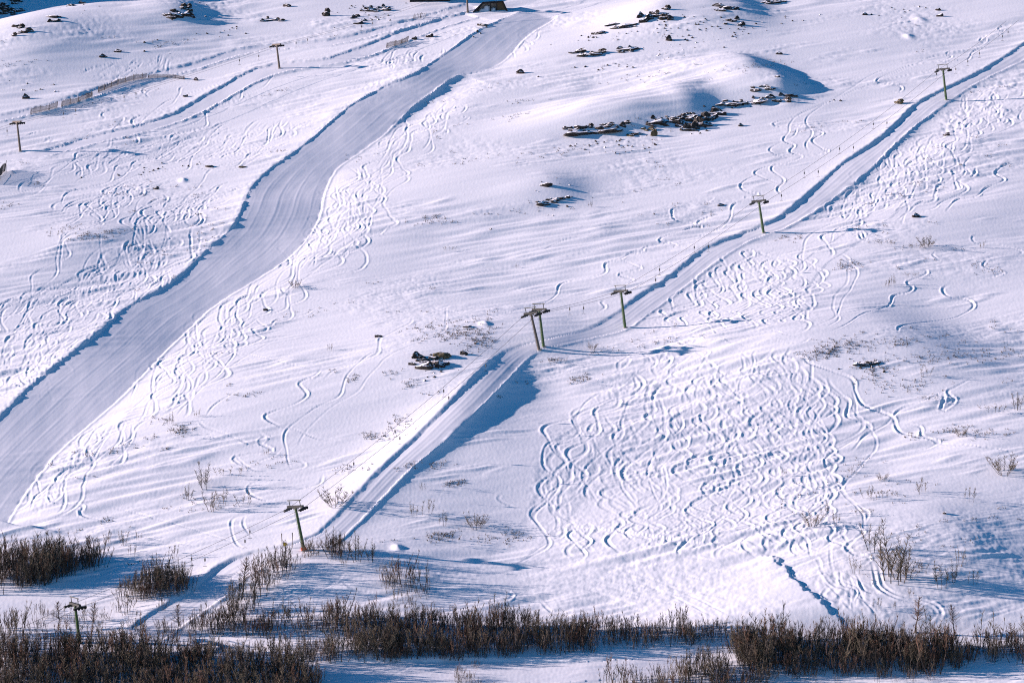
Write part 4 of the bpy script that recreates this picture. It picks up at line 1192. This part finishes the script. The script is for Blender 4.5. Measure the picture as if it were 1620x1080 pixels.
for i_, m_ in ((1, twig_grey), (3, twig_grey), (4, twig_olive)):
    VAR['thicket'][i_][1].materials[0] = m_
NAMES = {'thicket': 'birch_shrub', 'birch': 'birch_tree', 'tree': 'birch_tree', 'dome': 'willow_bush', 'sapling': 'birch_sapling', 'low': 'low_shrub'}
CATS = {'thicket': 'shrub', 'birch': 'tree', 'tree': 'tree', 'dome': 'bush', 'sapling': 'sapling', 'low': 'shrub'}
def plant(p, hpx, kind, label, group=None, var=None, widen=1.0):
    T, C, H = VAR[kind][RNG.integers(len(VAR[kind])) if var is None else var]
    s = hpx / px_per_m(p) / H
    root = link(NAMES[kind], None, label=label, cat=CATS[kind], group=group)
    root.location = p; root.scale = (s * widen, s * widen, s); root.rotation_euler = (0, 0, RNG.uniform(0, 6.28))
    for t in T: link('trunk', t, root, kind='stuff' if kind in ('dome', 'low') else None)
    link('crown', C, root)
    return root

def inside(px, n):
    P = np.array(px, float); out = []
    while len(out) < n:
        q = RNG.uniform(P.min(0), P.max(0), (4 * n, 2))
        ins = np.zeros(len(q), bool); j = len(P) - 1
        for i in range(len(P)):
            xi, yi = P[i]; xj, yj = P[j]
            if yi != yj:
                ins ^= ((yi > q[:, 1]) != (yj > q[:, 1])) & (q[:, 0] < (xj - xi) * (q[:, 1] - yi) / (yj - yi) + xi)
            j = i
        out += list(q[ins])
    return np.array(out[:n])

THICKETS = [  # outline of the stems' feet in the picture, how many, height in pixels, label, group
    ([(-20, 888), (60, 880), (140, 882), (168, 895), (120, 908), (60, 928), (-20, 940)], 220, (24, 56), 'bare brown birch shrub in the thick stand below the foot of the piste', 'shrubs in the stand below the piste'),
    ([(185, 948), (215, 925), (262, 915), (305, 918), (302, 938), (240, 950)], 125, (20, 42), 'bare dark birch shrub in the shaded clump between the piste stand and the tow track', 'shrubs in the shaded clump'),
    ([(480, 882), (500, 868), (545, 872), (545, 888)], 34, (18, 40), 'bare dark shrub in the small clump beside the orange padded tower', 'shrubs beside the padded tower'),
    ([(335, 995), (370, 950), (410, 905), (450, 890), (462, 905), (420, 950), (380, 990)], 60, (25, 48), 'bare birch shrub on the bank along the lowest bend of the tow track', 'shrubs along the lower tow track'),
    ([(598, 905), (640, 900), (660, 925), (690, 940), (640, 965), (615, 940)], 34, (22, 38), 'bare shrub in the loose blue shaded group above the long scrub belt', 'shrubs of the loose group'),
    ([(280, 985), (420, 985), (600, 975), (640, 985), (600, 1008), (380, 1008), (290, 1004)], 190, (25, 42), 'bare brown shrub at the thin end of the long scrub belt', 'shrubs at the thin end of the belt'),
    ([(480, 1040), (560, 1005), (660, 992), (800, 992), (940, 1000), (940, 1030), (800, 1040), (640, 1046), (500, 1048)], 560, (20, 48), 'bare reddish brown shrub in the long scrub belt above the snow road', 'shrubs in the long belt'),
    ([(930, 1000), (1020, 995), (1130, 998), (1180, 1010), (1100, 1022), (940, 1028)], 130, (22, 40), 'bare shrub where the long scrub belt thins out below the sunlit pad', 'shrubs below the sunlit pad'),
    ([(-20, 1035), (120, 1030), (260, 1042), (380, 1058), (480, 1060), (500, 1085), (480, 1130), (-20, 1130)], 800, (30, 60), 'bare dark shrub in the dense thicket filling the lower corner', 'shrubs in the corner thicket'),
    ([(-20, 1000), (60, 995), (40, 1030), (-20, 1035)], 26, (30, 55), 'bare slender shrub above the corner thicket', 'shrubs above the corner thicket'),
    ([(260, 1030), (480, 1020), (480, 1050), (300, 1050)], 70, (18, 34), 'bare shrub between the corner thicket and the long belt', 'shrubs between thicket and belt'),
    ([(1160, 1020), (1250, 1018), (1400, 1022), (1545, 1035), (1520, 1062), (1380, 1066), (1240, 1068), (1170, 1052)], 480, (26, 56), 'bare dark shrub in the dense belt below the ragged snow edge', 'shrubs in the dense belt'),
    ([(960, 1085), (1060, 1065), (1180, 1050), (1240, 1070), (1180, 1110), (980, 1125)], 190, (20, 46), 'bare shrub at the fringe of the dense belt, beside the snow road', 'shrubs at the belt fringe'),
    ([(1250, 1066), (1480, 1062), (1480, 1078), (1260, 1085)], 50, (16, 30), 'low bare shrub along the lower rim of the dense belt', 'shrubs on the lower rim'),
    ([(1530, 1030), (1640, 1020), (1640, 1050), (1540, 1050)], 46, (30, 50), 'bare thin shrub past the end of the dense belt', 'shrubs past the dense belt'),
    ([(140, 1010), (260, 985), (280, 1005), (170, 1035)], 30, (14, 30), 'bare thin shrub by the lowest green tower', 'shrubs by the lowest tower'),
    ([(50, 965), (260, 955), (270, 1000), (60, 1005)], 34, (14, 30), 'bare sparse shrub on the shaded snow uphill of the lowest green tower', 'sparse shrubs uphill of the lowest tower'),
    ([(700, 1058), (780, 1050), (790, 1062), (720, 1085)], 16, (12, 20), 'low bare shrub on the snow road below the long belt', 'shrubs on the snow road'),
    ([(720, 1085), (790, 1080), (800, 1098), (730, 1105)], 12, (14, 24), 'low bare shrub at the bottom edge below the snow road', 'shrubs at the bottom edge'),
]
cand = []
for ti, (poly, n, hr, lab, grp) in enumerate(THICKETS):
    q = inside(poly, n); G = ground(q)
    clump = perlin(q[:, 0] / 26, q[:, 1] / 13, 91) + .5 * perlin(q[:, 0] / 9, q[:, 1] / 7, 92)
    for a, g, cl in zip(q, G, clump):
        if cl < RNG.uniform(-.5, -.05): continue
        edge = hr[0] * .6 + (hr[1] * 1.08 - hr[0] * .6) * np.clip(.45 + .6 * cl + RNG.normal(0, .2), 0, 1) * (1.45 if RNG.random() < .08 else 1)
        cand.append((edge, ti, a, g))
# the largest stand as things of their own, the rest is one mass
score = [c[0] * (1 if c[2][1] - c[0] < 1060 else .2) + RNG.normal(0, 4) for c in cand]
order = np.argsort(score)[::-1]
single = set(order[:225].tolist())
for i in single:
    e, ti, a, g = cand[i]
    plant(g, e, 'thicket' if RNG.random() < .8 else 'birch', THICKETS[ti][3], THICKETS[ti][4])
rest = [c for i, c in enumerate(cand) if i not in single]
me = bpy.data.meshes.new('birch_scrub')
me.from_pydata([tuple(map(float, c[3])) for c in rest], [], [])
scl = me.attributes.new('size', 'FLOAT', 'POINT'); scl.data.foreach_set('value', [c[0] / px_per_m(c[3]) / 4.0 for c in rest])
turn_ = me.attributes.new('turn', 'FLOAT', 'POINT'); turn_.data.foreach_set('value', RNG.uniform(0, 6.28, len(rest)).tolist())
kind_ = me.attributes.new('variant', 'INT', 'POINT'); kind_.data.foreach_set('value', RNG.integers(0, 6, len(rest)).tolist())
mass = link('birch_scrub', me, label='mass of bare brown birch scrub filling the thickets along the bottom', cat='scrub', kind='stuff')
ng = bpy.data.node_groups.new('scrub', 'GeometryNodeTree')
ng.interface.new_socket('Geometry', in_out='INPUT', socket_type='NodeSocketGeometry')
ng.interface.new_socket('Geometry', in_out='OUTPUT', socket_type='NodeSocketGeometry')
N, Lk = ng.nodes, ng.links
gi = N.new('NodeGroupInput'); go = N.new('NodeGroupOutput'); jn = N.new('GeometryNodeJoinGeometry')
def attr(name, typ):
    a = N.new('GeometryNodeInputNamedAttribute'); a.data_type = typ; a.inputs['Name'].default_value = name
    return a.outputs['Attribute']
va, sa, ta = attr('variant', 'INT'), attr('size', 'FLOAT'), attr('turn', 'FLOAT')
cx_ = N.new('ShaderNodeCombineXYZ'); Lk.new(ta, cx_.inputs['Z'])
donors = {}
for o in bpy.data.objects:
    if o.name.split('.')[0] in ('trunk', 'crown') and o.data.name not in donors: donors[o.data.name] = o
for v in range(6):
    j2 = N.new('GeometryNodeJoinGeometry')
    for me_ in VAR['thicket'][v][0] + [VAR['thicket'][v][1]]:
        d = donors.get(me_.name)
        if d is None: continue
        oi = N.new('GeometryNodeObjectInfo'); oi.transform_space = 'ORIGINAL'; oi.inputs['Object'].default_value = d
        Lk.new(oi.outputs['Geometry'], j2.inputs[0])
    eq = N.new('FunctionNodeCompare'); eq.data_type = 'INT'; eq.operation = 'EQUAL'
    Lk.new(va, eq.inputs[2]); eq.inputs[3].default_value = v
    ip = N.new('GeometryNodeInstanceOnPoints')
    Lk.new(gi.outputs[0], ip.inputs['Points']); Lk.new(eq.outputs[0], ip.inputs['Selection']); Lk.new(j2.outputs[0], ip.inputs['Instance'])
    Lk.new(cx_.outputs[0], ip.inputs['Rotation']); Lk.new(sa, ip.inputs['Scale'])
    Lk.new(ip.outputs[0], jn.inputs[0])
Lk.new(jn.outputs[0], go.inputs[0])
md = mass.modifiers.new('scrub', 'NODES'); md.node_group = ng

# ---- single bushes and trees that stand apart
SINGLES = [  # foot in the picture, height in pixels, kind, label
    (1465, 392, 24, 'dome', 'round bare willow bush on the smooth snow above the lone curved ski track'),
    (1449, 392, 9, 'low', 'small low shrub just beside the round willow bush'),
    (1413, 452, 20, 'sapling', 'bare twin sapling near the S shaped ski track'),
    (1402, 454, 14, 'sapling', 'smaller bare sapling next to the twin sapling'),
    (1440, 437, 8, 'low', 'low brown shrub above the S shaped ski track'),
    (1553, 393, 14, 'sapling', 'thin bare sapling inside the hooked ski track near the frame edge'),
    (1400, 387, 10, 'low', 'low shrub beside the short double ski track under the middle tower'),
    (1465, 595, 22, 'sapling', 'bare sapling in blue shade beyond the heathery knoll'),
    (1610, 648, 32, 'birch', 'bare upright bush at the frame edge, taller of the pair'),
    (1572, 650, 15, 'low', 'wide low bare bush beside the taller bush at the frame edge'),
    (1520, 690, 20, 'dome', 'small bare bush where the long ski track runs out'),
    (1556, 688, 9, 'low', 'low sprawling shrub beyond the small bush of the long ski track'),
    (1467, 632, 10, 'low', 'low shrub inside the wide looping ski track'),
    (1437, 622, 10, 'sapling', 'thin twigs between heath knoll and looping ski track'),
    (1588, 750, 40, 'dome', 'largest round bare bush on the smooth snow by the frame edge'),
    (1533, 792, 28, 'sapling', 'bare sapling alone on smooth snow below the largest round bush'),
    (1458, 780, 28, 'sapling', 'bare sapling with a long thin shadow on the smooth slope'),
    (1396, 760, 16, 'dome', 'small dark bush above the row of saplings'),
    (1372, 790, 26, 'sapling', 'bare sapling beside the last ski tracks of the worked slope'),
    (1399, 785, 12, 'low', 'low shrub next to the sapling by the last ski tracks'),
    (1345, 748, 14, 'sapling', 'thin twigs on the edge of the worked slope'),
    (1364, 812, 12, 'low', 'low sprawling shrub below the sapling by the last ski tracks'),
    (1285, 832, 30, 'dome', 'bare bush at the lower corner of the worked slope'),
    (1304, 815, 26, 'sapling', 'bare upright bush behind the bush at the corner of the worked slope'),
    (1321, 828, 24, 'sapling', 'small bare bush east of the bushes at the corner of the worked slope'),
    (1240, 752, 16, 'sapling', 'lone twig standing among the dense ski tracks'),
    (1379, 872, 50, 'birch', 'tall bare birch beside the tallest birch group'),
    (1409, 918, 100, 'birch', 'tallest bare birch of the group above the dense belt'),
    (1424, 922, 78, 'birch', 'second tallest bare birch, leaning out of the tallest group'),
    (1397, 893, 40, 'thicket', 'bushy shrub at the back of the tallest birch group'),
    (1436, 915, 45, 'birch', 'shorter birch on the outer side of the tallest group'),
    (1520, 894, 34, 'thicket', 'dark bare shrub in the blue shade past the tallest birch group'),
    (1485, 928, 46, 'sapling', 'sparse tall saplings in front of the dark shaded shrub'),
    (1508, 922, 40, 'birch', 'bare birch next to the sparse tall saplings'),
    (1538, 922, 26, 'sapling', 'thin saplings past the birch in blue shade'),
    (1459, 903, 20, 'sapling', 'thin bare sapling between tallest group and sparse saplings'),
    (1353, 905, 30, 'sapling', 'bare saplings on the rim of the trampled snow'),
    (1385, 962, 22, 'sapling', 'thin saplings in the trampled snow below the tallest group'),
    (1440, 943, 18, 'sapling', 'thin twig below the tallest birch group'),
    (1415, 962, 14, 'sapling', 'small twigs by the curving double ski track'),
    (1448, 1000, 60, 'tree', 'spreading bare birch rising out of the dense belt'),
    (1510, 1005, 50, 'tree', 'rounded bare birch rising out of the far end of the dense belt'),
    (1600, 1030, 50, 'tree', 'crooked bare birch at the lower frame edge past the dense belt'),
    (271, 672, 22, 'sapling', 'bare sapling on the gentle slope right below the ski tracks beside the piste'),
    (287, 685, 14, 'low', 'low brown shrub beside the sapling below the piste ski tracks'),
    (311, 660, 16, 'sapling', 'thin twig above the zigzag ski track'),
    (325, 773, 48, 'birch', 'tall bare birch alone on the slope between piste and tow track'),
    (297, 790, 28, 'birch', 'smaller bare birch downhill of the tall lone birch'),
    (334, 808, 36, 'birch', 'bare birch with a fallen looking branch below the tall lone birch'),
    (351, 797, 28, 'sapling', 'bare sapling close behind the birch below the tall lone birch'),
    (365, 750, 16, 'low', 'low spreading shrub beside the tall lone birch'),
    (386, 800, 28, 'sapling', 'bare sapling at the head of the parallel curved ski tracks'),
    (530, 800, 38, 'dome', 'big round pale bush beside the bank of the tow track'),
    (421, 720, 14, 'sapling', 'thin twig near the long curved ski track'),
    (195, 862, 26, 'birch', 'bare bush just above the stand below the piste'),
    (208, 878, 22, 'sapling', 'bare sapling in front of the bush above the piste stand'),
    (170, 858, 20, 'sapling', 'thin sapling between piste stand and the bush above it'),
    (220, 853, 16, 'sapling', 'thin pale sapling behind the bush above the piste stand'),
    (271, 882, 26, 'sapling', 'lone bare sapling above the shaded clump'),
    (653, 815, 24, 'sapling', 'bare sapling nearest the lower tow track on the shaded flat'),
    (674, 813, 30, 'sapling', 'taller bare sapling next to the one nearest the lower tow track'),
    (700, 830, 26, 'sapling', 'bare leaning sapling between the taller sapling and the rounded bush'),
    (753, 836, 32, 'dome', 'rounded dark bush alone on the shaded flat below the embankment'),
    (703, 853, 16, 'low', 'low brown shrub in front of the rounded dark bush'),
    (720, 768, 9, 'low', 'long low shrub on the shaded flat above the rounded dark bush'),
    (806, 846, 10, 'low', 'low shrub between the rounded dark bush and the worked slope'),
    (670, 775, 14, 'sapling', 'thin twig at the edge of the embankment shadow'),
    (566, 888, 52, 'birch', 'tall dark birch on the tow track edge, taller of two'),
    (587, 888, 38, 'birch', 'shorter dark birch next to the tall one on the tow track edge'),
    (590, 692, 12, 'low', 'low brown shrub beside the tow track below the boulders'),
    (635, 668, 10, 'sapling', 'thin twigs beside the tow track under the hangers'),
    (522, 555, 14, 'sapling', 'thin bare sapling on the bright slope left of the boulders'),
    (467, 455, 16, 'dome', 'small bush beside the edge of the piste'),
    (710, 395, 7, 'low', 'tiny low shrub on the open middle slope'),
    (818, 424, 8, 'sapling', 'tiny twig on the long traverse ski track'),
    (937, 553, 14, 'dome', 'small bare bush under the shadow lines of the twin towers'),
    (917, 602, 10, 'low', 'low shrub on the bright lip inside the embankment shadow'),
    (882, 572, 9, 'low', 'low brown tuft of twigs at the foot of the twin towers'),
    (935, 328, 12, 'sapling', 'faint thin twigs on the middle slope by the black stones'),
    (93, 995, 46, 'tree', 'small bare birch with a rounded crown beside the lowest green tower'),
    (145, 1003, 52, 'tree', 'bare birch with an open crown on the uphill side of the lowest green tower'),
    (197, 1035, 46, 'tree', 'crooked birch at the mouth of the tow track'),
    (227, 1043, 38, 'tree', 'bent birch in front of the crooked one at the tow track mouth'),
    (268, 1030, 38, 'tree', 'crooked leaning birch alone on the white snow by the tow track mouth'),
    (384, 942, 62, 'tree', 'tall spreading birch on the bank of the lower tow track'),
    (402, 938, 48, 'tree', 'thinner birch beside the tall spreading one on the tow bank'),
    (281, 1003, 50, 'tree', 'upright birch on the tow track edge above the crooked leaning one'),
    (450, 900, 48, 'birch', 'bare birch in front of the yellow sign'),
    (430, 896, 36, 'birch', 'bare bush on the tow track bank next to the yellow sign'),
    (470, 895, 22, 'sapling', 'thin sapling under the orange padded tower'),
    (545, 895, 16, 'sapling', 'short sapling on the outer end of the clump by the padded tower'),
]
G = ground([s_[:2] for s_ in SINGLES])
for (px, py, h, kind, lab), g in zip(SINGLES, G):
    plant(g, h, kind, lab, widen=1.25 if kind in ('dome',) else 1.0)
